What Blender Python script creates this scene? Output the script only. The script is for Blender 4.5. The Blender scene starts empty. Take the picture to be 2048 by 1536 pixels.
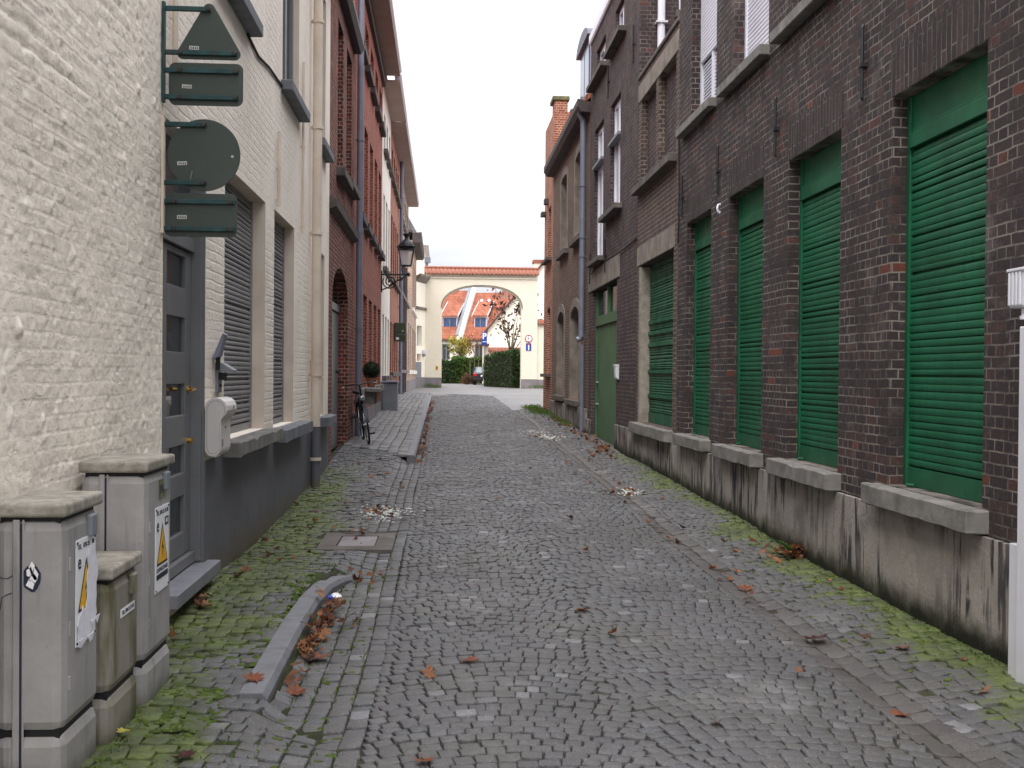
SKY_H,SKY_Z,EXPO=.9,3.9,0.33
import bpy, bmesh, math, random
import numpy as np
from mathutils import Vector, Matrix, noise
random.seed(7); rng = np.random.default_rng(7)
S = bpy.context.scene; COL = S.collection
PI = math.pi
# ------------------------------------------------------------------ materials
def lin(c): c/=255.; return c/12.92 if c<=.04045 else ((c+.055)/1.055)**2.4
def C(r,g,b,k=1.): return (lin(r)*k, lin(g)*k, lin(b)*k, 1.)
class NT:
    def __init__(s, name):
        s.m = bpy.data.materials.new(name); s.m.use_nodes = True; s.t = s.m.node_tree
        s.t.nodes.clear(); s.out = s.t.nodes.new('ShaderNodeOutputMaterial')
        s.geo = s.t.nodes.new('ShaderNodeNewGeometry'); s.pos = s.geo.outputs['Position']
    def n(s, typ, ins=None, **props):
        nd = s.t.nodes.new('ShaderNode'+typ)
        for k,v in props.items(): setattr(nd,k,v)
        for k,v in (ins or {}).items():
            sk = nd.inputs[k]
            if isinstance(v, bpy.types.NodeSocket): s.t.links.new(v, sk)
            else: sk.default_value = v
        return nd
    def math(s, op, a, b=0., c=0., clamp=False):
        nd = s.n('Math', {0:a,1:b,2:c}, operation=op, use_clamp=clamp); return nd.outputs[0]
    def noise(s, scale, detail=3., vec=None, rough=.55, out='Fac', dist=0.):
        return s.n('TexNoise', {'Vector':vec or s.pos,'Scale':scale,'Detail':detail,'Roughness':rough,'Distortion':dist}).outputs[out]
    def ramp(s, fac, stops, interp='LINEAR'):
        nd = s.n('ValToRGB', {'Fac':fac}); cr = nd.color_ramp; cr.interpolation = interp
        while len(cr.elements) < len(stops): cr.elements.new(.5)
        for e,(p,c) in zip(cr.elements, stops):
            e.position = p; e.color = c if hasattr(c,'__len__') else (c,c,c,1.)
        return nd.outputs['Color']
    def mix(s, fac, a, b, blend='MIX'):
        nd = s.n('Mix', None, data_type='RGBA', blend_type=blend)
        for i,v in ((0,fac),(6,a),(7,b)):
            if isinstance(v, bpy.types.NodeSocket): s.t.links.new(v, nd.inputs[i])
            else: nd.inputs[i].default_value = v
        return nd.outputs[2]
    def xyz(s, vec=None):
        o = s.n('SeparateXYZ', {0:vec or s.pos}).outputs; return o[0],o[1],o[2]
    def comb(s, x=0.,y=0.,z=0.): return s.n('CombineXYZ', {0:x,1:y,2:z}).outputs[0]
    def scale(s, v, k): return s.n('Vector Math'.replace(' ',''), {0:v,1:k}, operation='MULTIPLY').outputs[0]
    def rng(s, v, a, b, c=0., d=1.): return s.n('MapRange', {0:v,1:a,2:b,3:c,4:d}).outputs[0]
    def bump(s, h, strength=.5, dist=.01, nrm=None):
        i = {'Height':h,'Strength':strength,'Distance':dist}
        if nrm is not None: i['Normal'] = nrm
        return s.n('Bump', i).outputs[0]
    def done(s, color, rough=.8, bump=None, spec=.4, metal=0., **kw):
        i = {'Base Color':color,'Roughness':rough,'Metallic':metal,'Specular IOR Level':spec}
        if bump is not None: i['Normal'] = bump
        i.update(kw)
        b = s.n('BsdfPrincipled', i); s.t.links.new(b.outputs[0], s.out.inputs[0]); return s.m
M = {}
def plain(name, col, rough=.6, var=.18, sc=6., spec=.4, metal=0., bmp=.15, dirt=None, fine=60.):
    t = NT(name); nz = t.noise(sc,5.); dk = tuple(c*(1-var*1.6) for c in col[:3])+(1,)
    lt = tuple(min(1,c*(1+var)) for c in col[:3])+(1,)
    c = t.mix(t.rng(nz,.3,.7), dk, lt)
    if dirt:
        c = t.mix(t.math('MULTIPLY', t.rng(t.noise(sc*.6,6.),.5,.75), dirt[1]), c, dirt[0])
    M[name] = t.done(c, rough, t.bump(t.noise(fine,4.), bmp, .004), spec, metal); return M[name]
def brick(name, stops, mortar, bw=.2, bh=.066, ms=.008, off=(0,0), soldier=False, bump=.6, soot=.5, sootc=None, distort=.012, squash=.5, white=None, rowsq=2, mortvar=.5, efflor=0., grain=.45):
    t = NT(name); x,y,z = t.xyz()
    u = t.math('ADD', x, y); d = t.noise(3.5,2.,out='Color'); d = t.n('VectorMath',{0:d,1:(.5,.5,.5)},operation='SUBTRACT').outputs[0]
    d = t.scale(d,(distort*1.6,distort*1.6,0)); 
    d2 = t.noise(23.,2.,out='Color'); d2 = t.n('VectorMath',{0:d2,1:(.5,.5,.5)},operation='SUBTRACT').outputs[0]
    d2 = t.scale(d2,(distort*.7,distort*.7,0))
    v = t.comb(z,u,0.) if soldier else t.comb(u,z,0.)
    v = t.n('VectorMath',{0:v,1:(off[0],off[1],0.)},operation='ADD').outputs[0]
    v = t.n('VectorMath',{0:v,1:d},operation='ADD').outputs[0]
    v = t.n('VectorMath',{0:v,1:d2},operation='ADD').outputs[0]
    b = t.n('TexBrick',{'Vector':v,'Color1':(0,0,0,1),'Color2':(1,1,1,1),'Mortar':(0,0,0,1),'Scale':1.,'Mortar Size':ms,'Mortar Smooth':.25,'Bias':0.,'Brick Width':bw,'Row Height':bh}, offset=.5, squash=squash, squash_frequency=rowsq)
    fac = b.outputs['Fac']
    col = t.ramp(b.outputs['Color'], stops)
    nz = t.noise(48.,5.,rough=.7); col = t.mix(t.rng(nz,.35,.68,0.,.75), col, t.mix(.6,col,(.012,.01,.011,1))); col = t.mix(t.rng(t.noise(19.,5.,rough=.7),.55,.75,0.,grain), col, t.mix(.5,col,(.3,.27,.26,1)))
    big = t.noise(.7,5.,rough=.65)
    col = t.mix(t.math('MULTIPLY', t.rng(big,.42,.68), soot), col, sootc or (.018,.015,.015,1))
    mc = t.mix(t.math('MULTIPLY',t.rng(t.noise(4.,5.),.4,.62),mortvar), mortar, tuple(c*.22 for c in mortar[:3])+(1,))
    # mortar partly worn: joints show lighter here and there
    col = t.mix(fac, col, mc)
    if efflor:
        col = t.mix(t.math('MULTIPLY',t.rng(t.noise(2.3,6.,rough=.7),.56,.7),efflor), col, (.34,.3,.27,1))
    h = t.math('SUBTRACT', t.math('MULTIPLY',nz,.35), fac)
    M[name] = t.done(col, .88, t.bump(h, bump, .012), .25); return M[name]
def whitebrick(name, col, dirtc, bw=.21, bh=.07, bump=.8, speck=.6, jk=1.):
    t = NT(name); x,y,z = t.xyz(); u = t.math('ADD',x,y)
    d = t.n('VectorMath',{0:t.noise(4.,3.,out='Color'),1:(.5,.5,.5)},operation='SUBTRACT').outputs[0]
    v = t.n('VectorMath',{0:t.comb(u,z,0.),1:t.scale(d,(.03,.03,0.))},operation='ADD').outputs[0]
    b = t.n('TexBrick',{'Vector':v,'Color1':(0,0,0,1),'Color2':(1,1,1,1),'Scale':1.,'Mortar Size':.012,'Mortar Smooth':.8,'Brick Width':bw,'Row Height':bh}, squash=.5, squash_frequency=2)
    fac = b.outputs['Fac']; n1 = t.noise(22.,6.,rough=.65); n2 = t.noise(1.1,4.)
    patch = t.rng(n2,.4,.6,.25,1.)
    joint = t.math('MULTIPLY', t.math('MULTIPLY', fac, patch), jk)
    c = t.mix(t.math('MULTIPLY', t.rng(t.noise(.8,6.,rough=.7),.4,.75),.35), col, dirtc)
    sp = t.math('MULTIPLY', t.rng(t.noise(34.,5.,rough=.75),.6,.74), speck)
    c = t.mix(t.math('MULTIPLY',sp,t.rng(n2,.35,.7)), c, tuple(q*.35 for q in dirtc[:3])+(1,))
    c = t.mix(t.math('MULTIPLY',joint,t.rng(n1,.45,.7,0.,.6)), c, tuple(q*.5 for q in dirtc[:3])+(1,))
    pits = t.rng(t.noise(1.,5.,vec=t.comb(t.math('MULTIPLY',u,9.),t.math('MULTIPLY',z,26.),0.),rough=.7),.6,.72)
    c = t.mix(t.math('MULTIPLY',t.math('MULTIPLY',pits,t.rng(n2,.35,.65)),.45), c, tuple(q*.45 for q in dirtc[:3])+(1,))
    h = t.math('SUBTRACT', t.math('ADD', t.math('MULTIPLY',t.math('SUBTRACT',0.,joint),.7), t.math('MULTIPLY',n1,.9)), t.math('MULTIPLY',pits,.6))
    M[name] = t.done(c, .82, t.bump(h, bump, .02), .25); return M[name]
W1 = (1,1,1,1)
# bricks
brick('brick_dark', [(0.,C(58,50,54)),(.4,C(70,59,60)),(.75,C(64,56,59)),(.93,C(82,63,60)),(.99,C(92,61,57)),(1.,C(126,67,50))], C(127,120,113), ms=.0058, soot=.42, mortvar=1., efflor=.2)
brick('brick_dark_soldier', [(0.,C(57,49,52)),(.6,C(68,57,59)),(1.,C(78,63,61))], C(107,101,97), bw=.4, bh=.068, ms=.0062, soldier=True, soot=.4, squash=1., mortvar=.8)
brick('brick_dark_far', [(0.,C(66,57,59)),(.5,C(80,66,68)),(.93,C(88,70,69)),(1.,C(113,72,61))], C(118,110,107), off=(.4,.2), ms=.0065, soot=.35, mortvar=.8, efflor=.15)
brick('brick_infill', [(0.,C(82,67,65)),(.5,C(95,79,75)),(1.,C(104,82,74))], C(135,124,114), off=(.1,.03), ms=.008, soot=.3, efflor=.2)
brick('brick_brown', [(0.,C(101,80,70)),(.5,C(116,92,82)),(1.,C(127,95,82))], C(148,135,122), ms=.0085, soot=.25)
brick('brick_orange', [(0.,C(142,80,63)),(.5,C(167,93,70)),(1.,C(186,114,86))], C(203,179,160), ms=.009, soot=.2)
brick('brick_maroon', [(0.,C(87,49,44)),(.5,C(112,59,49)),(.85,C(127,63,48)),(1.,C(162,68,46))], C(162,133,122), ms=.009, soot=.3, mortvar=.7)
brick('brick_red', [(0.,C(144,76,64)),(.5,C(160,87,73)),(1.,C(174,98,82))], C(186,142,127), ms=.008, soot=.12, mortvar=.4)
brick('brick_rust', [(0.,C(148,80,61)),(.5,C(169,93,70)),(1.,C(180,106,84))], C(195,162,144), ms=.009, soot=.15)
brick('brick_buff', [(0.,C(168,134,116)),(.5,C(186,148,128)),(1.,C(200,162,140))], C(214,200,184), ms=.01, soot=.2)
brick('brick_cream', [(0.,C(250,242,222)),(.5,C(252,244,226)),(1.,C(253,247,230))], C(240,228,204), ms=.006, soot=.1, sootc=C(196,184,160), mortvar=.12, bump=.3, distort=.004)
whitebrick('white_brick', C(248,238,225), C(172,162,148), bump=.6, jk=.45)
whitebrick('white_rough', C(251,241,226), C(190,179,164), bump=.5, speck=.45, jk=.22)
plain('white_render', C(238,232,222), .8, .05, 1.5, bmp=.2, dirt=(C(190,182,170),.4))
plain('cream_render', C(251,244,226), .8, .04, 1.2, bmp=.15)
plain('cream_paint', C(216,202,186), .6, .06, 3., bmp=.15, dirt=(C(150,120,96),.35))
plain('grey_paint', C(116,117,119), .45, .08, 3.)
plain('grey_shutter', C(136,135,136), .5, .06, 3.)
plain('grey_sill', C(112,114,120), .75, .15, 5., bmp=.4)
plain('stone_sill', C(122,119,115), .85, .22, 7., bmp=.6, dirt=(C(72,70,66),.6))
plain('stone_dark', C(98,92,88), .85, .2, 5., bmp=.5, dirt=(C(52,50,50),.6))
plain('stone_trim', C(134,125,116), .85, .2, 4., bmp=.5, dirt=(C(78,72,68),.7))
plain('plinth_far', C(132,126,128), .85, .14, 2., bmp=.3, dirt=(C(84,80,80),.6))
plain('bluestone', C(126,127,134), .55, .12, 8., bmp=.35)
plain('kerbstone', C(112,113,118), .6, .12, 10., bmp=.5, dirt=(C(92,92,92),.5))
def green():
    t = NT('green_paint'); x,y,z = t.xyz(); u = t.math('ADD',x,y)
    c = t.mix(t.rng(t.noise(1.3,5.,rough=.65),.35,.68), C(13,76,50), C(22,98,66))
    st = t.noise(1.,5.,vec=t.comb(t.math('MULTIPLY',u,22.),t.math('MULTIPLY',z,1.2),0.),rough=.65)
    c = t.mix(t.rng(st,.52,.72,0.,.6), c, C(18,62,44)); c = t.mix(t.rng(t.noise(7.,6.,rough=.75),.58,.74,0.,.5), c, C(52,108,80))
    c = t.mix(t.rng(t.noise(60.,3.),.68,.75,0.,.5), c, C(30,44,36))
    c = t.mix(t.rng(t.math('ADD',z,t.math('MULTIPLY',t.noise(6.,4.),.3)),1.25,.95,0.,.35), c, C(44,62,48))
    M['green_paint'] = t.done(c, t.rng(t.noise(4.,4.),.3,.7,.35,.62), t.bump(t.noise(9.,3.),.12,.006), .4)
green()
plain('green_dull', C(72,108,74), .5, .12, 2., bmp=.1, dirt=(C(58,74,58),.5))
plain('white_pvc', C(226,226,238), .35, .03, 2., bmp=.02)
plain('white_metal', C(214,214,222), .4, .05, 4., bmp=.05)
plain('zinc', C(120,124,140), .45, .1, 4., metal=.2)
plain('lead_grey', C(128,132,138), .5, .1, 3.)
plain('black_iron', C(38,37,42), .5, .2, 8.)
plain('soffit', C(178,158,148), .7, .08, 2.)
plain('cornice_dark', C(74,66,66), .7, .15, 3.)
plain('sign_back', C(62,71,67), .4, .05, 5., bmp=.03)
plain('sign_arm', C(34,68,70), .55, .3, 14., dirt=(C(66,62,54),.7))
plain('bolt', C(62,54,52), .6, .25, 40.)
plain('sticker', C(196,196,190), .5, .1, 60.)
plain('slate', C(106,110,122), .6, .15, 6.)
plain('brass', C(216,170,84), .25, .08, 20., metal=.9)
plain('mailbox_white', C(214,208,204), .4, .04, 4., bmp=.03)
plain('rubber', C(20,20,22), .7, .2, 20.)
plain('chrome', C(180,180,185), .25, .05, 20., metal=.9)
plain('bike_black', C(24,26,34), .35, .1, 10.)
plain('red_paint', C(190,30,44), .4, .05, 8.); plain('sign_white', C(238,238,240), .4, .02, 8.); plain('sign_blue', C(28,70,172), .4, .05, 8.)
plain('sign_yellow', C(236,178,34), .45, .06, 12.); plain('ink', C(36,38,62), .6, .05, 12.); plain('torn_paper', C(228,226,234), .7, .06, 20., bmp=.4)
plain('terracotta', C(150,96,70), .85, .15, 10.)
plain('hedge_core', C(46,40,34), .95, .3, 20.)
plain('twig', C(104,92,78), .85, .2, 20.)
plain('bark', C(124,114,98), .9, .2, 14., bmp=.5)
plain('car_paint', C(26,27,38), .2, .05, 3., spec=.6); plain('tail_red', C(190,24,40), .3, .05, 8.)
plain('dark_plastic', C(30,30,34), .6, .1, 8.)
plain('mortar_patch', C(150,142,132), .9, .2, 10., bmp=.6)
plain('cable', C(40,36,38), .7, .1, 10.)
plain('box_green', C(66,78,58), .5, .1, 8.)
plain('cap_moss', C(112,112,82), .9, .3, 10., bmp=.6)
def glass(name, col=(.018,.022,.026,1), rough=.06):
    t = NT(name); M[name] = t.done(t.mix(t.rng(t.noise(2.,2.),.35,.65), col, tuple(c*1.8 for c in col[:3])+(1,)), rough, t.bump(t.noise(1.5,1.),.05,.02), .6)
glass('glass_dark'); glass('glass_milky', (.36,.36,.38,1), .3); glass('glass_blue', (.03,.05,.12,1), .15); glass('car_glass', (.12,.15,.17,1), .08)
def lantern_glass():
    t = NT('lantern_glass'); 
    b = t.n('BsdfPrincipled', {'Base Color':(.85,.83,.84,1),'Roughness':.3,'Alpha':.5}); t.t.links.new(b.outputs[0], t.out.inputs[0]); M['lantern_glass']=t.m
lantern_glass()
def tiles(name, c0, c1, u=.22, v=.3, off=0.):
    t = NT(name); x,y,z = t.xyz(); uu = t.math('ADD', x, t.math('MULTIPLY',y,.34))
    b = t.n('TexBrick',{'Vector':t.comb(uu,z,0.),'Color1':(0,0,0,1),'Color2':(1,1,1,1),'Scale':1.,'Mortar Size':.02,'Mortar Smooth':.6,'Brick Width':u,'Row Height':v}, offset=0.)
    c = t.mix(b.outputs['Color'], c0, c1); c = t.mix(t.math('MULTIPLY',b.outputs['Fac'],.55), c, tuple(q*.45 for q in c0[:3])+(1,))
    c = t.mix(t.rng(t.noise(.9,5.),.45,.75,0.,.5), c, tuple(q*.55 for q in c0[:3])+(1,))
    M[name] = t.done(c, .8, t.bump(t.math('SUBTRACT',0.,b.outputs['Fac']),.6,.03), .3)
tiles('roof_tile', C(142,84,64), C(172,106,82)); tiles('roof_tile_dark', C(140,72,56), C(170,92,70)); tiles('roof_slate', C(70,66,68), C(90,86,88), .25, .2)
plain('pantile', C(150,96,78), .75, .22, 9., bmp=.4, dirt=(C(120,74,58),.55))
# cement plinth with run-off stains and a mossy foot
def plinth_mat(name, base, stain, mossy=True):
    t = NT(name); x,y,z = t.xyz(); u = t.math('ADD',x,y)
    nzl = t.noise(2.2,6.,rough=.65)
    c = t.mix(t.rng(nzl,.35,.7), tuple(q*.72 for q in base[:3])+(1,), base)
    st = t.noise(1., 4., vec=t.comb(t.math('MULTIPLY',u,13.), t.math('MULTIPLY',z,1.1), 0.), rough=.6)
    area = t.rng(t.noise(1.1,3.,vec=t.comb(u,t.math('MULTIPLY',z,.6),3.)),.38,.52)
    m = t.math('MULTIPLY', t.rng(st,.5,.555), area)
    c = t.mix(t.math('MULTIPLY',m,.95), c, stain)
    blot = t.rng(t.noise(1.9,6.,vec=t.comb(u,t.math('MULTIPLY',z,.8),7.),rough=.68),.5,.62)
    c = t.mix(t.math('MULTIPLY',blot,.45), c, stain)
    pale = t.rng(t.noise(1.7,5.,vec=t.comb(u,z,17.),rough=.7),.6,.68)
    c = t.mix(t.math('MULTIPLY',pale,.6), c, C(176,170,158))
    if mossy:
        gz = t.rng(y,8.,20.,0.,.24)
        hh = t.math('SUBTRACT', z, gz)
        mm = t.math('ADD', hh, t.math('MULTIPLY', t.math('SUBTRACT',t.noise(5.,5.),.5), .22))
        c = t.mix(t.rng(mm,.26,.1), c, C(58,58,40)); c = t.mix(t.rng(mm,.2,.08), c, C(25,27,18))
    h = t.math('ADD', t.noise(38.,6.), t.math('MULTIPLY',t.noise(5.,4.),1.5))
    M[name] = t.done(c, .85, t.bump(h,.5,.01), .3)
plinth_mat('plinth_cement', C(158,151,144), C(46,45,49))
def plinth_blue():
    t = NT('plinth_grey_blue'); x,y,z = t.xyz(); u = t.math('ADD',x,y)
    c = t.mix(t.rng(t.noise(1.5,5.),.35,.7), C(92,93,100), C(110,111,118))
    mm = t.math('ADD', z, t.math('MULTIPLY', t.math('SUBTRACT',t.noise(4.,6.,rough=.7),.5), .55))
    c = t.mix(t.rng(mm,.34,.12,0.,.9), c, C(104,94,82)); c = t.mix(t.rng(mm,.12,.0,0.,.9), c, C(62,60,44))
    c = t.mix(t.rng(t.noise(30.,3.),.72,.78,0.,.6), c, C(150,148,144))
    M['plinth_grey_blue'] = t.done(c, .6, t.bump(t.math('ADD',t.noise(30.,4.),t.noise(4.,4.)),.35,.012), .35)
plinth_blue()
def cabinet_mat(name, c0, green):
    t = NT(name); x,y,z = t.xyz(); u = t.math('ADD',x,y)
    c = t.mix(t.rng(t.noise(5.,6.,rough=.65),.35,.7), tuple(q*.78 for q in c0[:3])+(1,), c0)
    st = t.noise(1.,5.,vec=t.comb(t.math('MULTIPLY',u,16.),t.math('MULTIPLY',z,1.5),0.))
    c = t.mix(t.rng(st,.56,.7,0.,.55), c, tuple(q*.45 for q in c0[:3])+(1,))
    if green: 
        c = t.mix(t.math('MULTIPLY',t.rng(t.noise(1.6,5.,vec=t.comb(t.math('MULTIPLY',u,4.),z,0.)),.46,.6),green), c, C(84,82,48))
    c = t.mix(t.rng(t.math('ADD',z,t.math('MULTIPLY',t.noise(9.,4.),.12)),.24,.12,0.,.8), c, C(62,62,44))
    c = t.mix(t.rng(t.noise(70.,2.),.7,.76,0.,.6), c, tuple(q*.35 for q in c0[:3])+(1,))
    M[name] = t.done(c, .6, t.bump(t.noise(40.,4.),.25,.004), .35)
cabinet_mat('cabinet_grey', C(170,166,164), 0.); cabinet_mat('cabinet_beige', C(166,162,160), .0); cabinet_mat('cabinet_mossy', C(152,145,134), .8)
def lidmat():
    t = NT('cabinet_lid'); c = t.mix(t.rng(t.noise(9.,6.,rough=.7),.4,.65), C(134,128,116), C(176,170,160))
    c = t.mix(t.rng(t.noise(26.,4.),.62,.74,0.,.45), c, C(92,90,70)); M['cabinet_lid'] = t.done(c, .75, t.bump(t.noise(50.,4.),.3,.004), .3)
lidmat()
# ground
def stone_mat(name, stops, moss_l=True, rough=.5, joint=False):
    t = NT(name); x,y,z = t.xyz(); rnd = t.geo.outputs['Random Per Island']
    c = t.ramp(rnd, stops)
    c = t.mix(t.rng(t.noise(95.,5.,rough=.75),.38,.62,0.,.8), c, t.mix(.62,c,(.02,.02,.021,1)))
    c = t.mix(t.rng(t.noise(150.,3.),.6,.7,0.,.5), c, C(186,186,190))
    grime = t.rng(t.noise(.55,5.,rough=.65),.4,.66,0.,.5); c = t.mix(grime, c, t.mix(.65,c,(.028,.026,.022,1)))
    tint = t.rng(t.noise(.85,5.,rough=.65),.46,.66,0.,.55); c = t.mix(tint, c, t.mix(.5, c, C(92,90,78)))
    pale = t.rng(t.noise(1.4,5.,vec=t.n('VectorMath',{0:t.pos,1:(13.,5.,0.)},operation='ADD').outputs[0],rough=.7),.58,.7,0.,.35); c = t.mix(pale, c, C(140,138,138))
    if moss_l:
        # moss lives along both walls and on the two pavements near the camera
        left = t.math('MULTIPLY', t.rng(x,-.55,-1.25), t.rng(y,19.,13.))
        right = t.math('MULTIPLY', t.math('MULTIPLY', t.rng(x,2.2,2.9), t.rng(y,26.,14.)), .95)
        z1 = t.math('ADD', t.math('MAXIMUM', left, right), t.math('MULTIPLY', t.math('MULTIPLY', t.rng(x,-.85,-1.2), t.rng(y,5.3,4.7)), .35))
        nm = t.math('ADD', t.math('MULTIPLY',t.noise(1.25,5.,rough=.68),1.), t.math('MULTIPLY',t.math('SUBTRACT',t.noise(16.,4.),.5),.5))
        thr = t.math('SUBTRACT', .8, t.math('MULTIPLY', z1, .5))
        mask = t.math('MULTIPLY', t.math('MULTIPLY', t.math('SUBTRACT', nm, thr), 7.), 1., clamp=True)
        mc = t.mix(t.rng(t.noise(5.,4.),.35,.65), C(60,70,27), C(98,113,40)); mc = t.mix(t.rng(t.noise(55.,4.,rough=.7),.4,.65,0.,.6), mc, C(44,50,24))
        c = t.mix(t.math('MULTIPLY',mask,.78), c, mc)
    M[name] = t.done(c, t.rng(t.noise(7.,4.),.3,.7,rough-.04,rough+.2), t.bump(t.noise(75.,5.),.5,.006), .35)
G = [(0.,C(92,91,93)),(.25,C(99,97,98)),(.5,C(95,95,97)),(.7,C(102,99,99)),(.9,C(93,94,98)),(.97,C(112,111,113)),(1.,C(142,142,146))]
stone_mat('cobble', G); stone_mat('paver', [(0.,C(116,115,116)),(.5,C(128,126,126)),(1.,C(142,140,141))], True)
stone_mat('gutter_stone', [(0.,C(86,81,80)),(.5,C(96,91,90)),(1.,C(104,100,99))], True)
def bed():
    t = NT('joint_soil'); x,y,z = t.xyz()
    left = t.math('MULTIPLY', t.rng(x,.2,-.6), t.rng(y,24.,14.)); right = t.math('MULTIPLY', t.rng(x,1.9,2.5), t.rng(y,28.,16.))
    near = t.rng(y,9.,4.,0.,.35)
    w = t.math('MAXIMUM', t.math('MAXIMUM', left, right), near)
    mk = t.math('MULTIPLY', t.rng(t.math('ADD',t.noise(2.2,5.),t.math('MULTIPLY',w,.22)),.55,.8), .8)
    c = t.mix(mk, t.mix(t.rng(t.noise(3.,4.),.4,.6), C(40,38,37), C(66,61,57)), t.mix(t.rng(t.noise(9.,4.),.35,.65), C(38,44,20), C(66,78,30)))
    M['joint_soil'] = t.done(c, .92, t.bump(t.noise(60.,5.),.7,.01), .2)
bed()
def far_ground():
    t = NT('far_paving'); x,y,z = t.xyz()
    b = t.n('TexBrick',{'Vector':t.comb(x,y,0.),'Color1':(0,0,0,1),'Color2':(1,1,1,1),'Scale':1.,'Mortar Size':.012,'Brick Width':.14,'Row Height':.12})
    c = t.ramp(b.outputs['Color'], [(0.,C(100,98,100)),(.6,C(116,114,114)),(1.,C(130,128,128))]); c = t.mix(t.math('MULTIPLY',b.outputs['Fac'],.7), c, C(62,58,54))
    c = t.mix(t.rng(t.noise(.3,5.),.45,.7,0.,.45), c, C(136,134,138))
    M['far_paving'] = t.done(c, .5, t.bump(t.math('SUBTRACT',t.noise(30.,3.),b.outputs['Fac']),.5,.01), .45)
far_ground()
def leafmat(name, stops, rough=.6, trans=.25):
    t = NT(name); c = t.ramp(t.geo.outputs['Random Per Island'], stops)
    c = t.mix(t.rng(t.noise(40.,3.),.35,.7,0.,.45), c, t.mix(.7,c,(.02,.015,.01,1)))
    d = t.n('BsdfPrincipled',{'Base Color':c,'Roughness':rough,'Specular IOR Level':.3}); tr = t.n('BsdfTranslucent',{'Color':c})
    mx = t.n('MixShader',{0:trans,1:d.outputs[0],2:tr.outputs[0]}); t.t.links.new(mx.outputs[0], t.out.inputs[0]); M[name]=t.m
leafmat('leaf_brown', [(0.,C(74,46,34)),(.35,C(104,62,42)),(.6,C(134,86,56)),(.85,C(168,118,80)),(1.,C(96,46,38))])
leafmat('leaf_rust', [(0.,C(110,58,42)),(1.,C(146,88,58))])
leafmat('leaf_maroon', [(0.,C(52,30,32)),(.6,C(78,44,42)),(1.,C(120,66,54))])
leafmat('leaf_hedge', [(0.,C(30,50,24)),(.5,C(46,72,34)),(.85,C(66,94,44)),(1.,C(88,112,56))])
leafmat('leaf_hedge_bright', [(0.,C(48,74,28)),(.5,C(70,100,38)),(1.,C(104,130,52))])
leafmat('leaf_yellow', [(0.,C(120,122,44)),(.5,C(168,158,64)),(1.,C(204,184,90))])
leafmat('leaf_bush', [(0.,C(92,60,46)),(.5,C(122,84,62)),(1.,C(142,104,74))])
leafmat('leaf_fern', [(0.,C(50,82,40)),(1.,C(88,124,58))])
leafmat('leaf_box', [(0.,C(20,34,20)),(.7,C(34,54,28)),(1.,C(54,78,38))])
plain('moss', C(72,88,30), .95, .45, 30., bmp=.9, fine=160.)
leafmat('weed_green', [(0.,C(62,88,36)),(.6,C(86,116,46)),(1.,C(120,142,60))])
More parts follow.
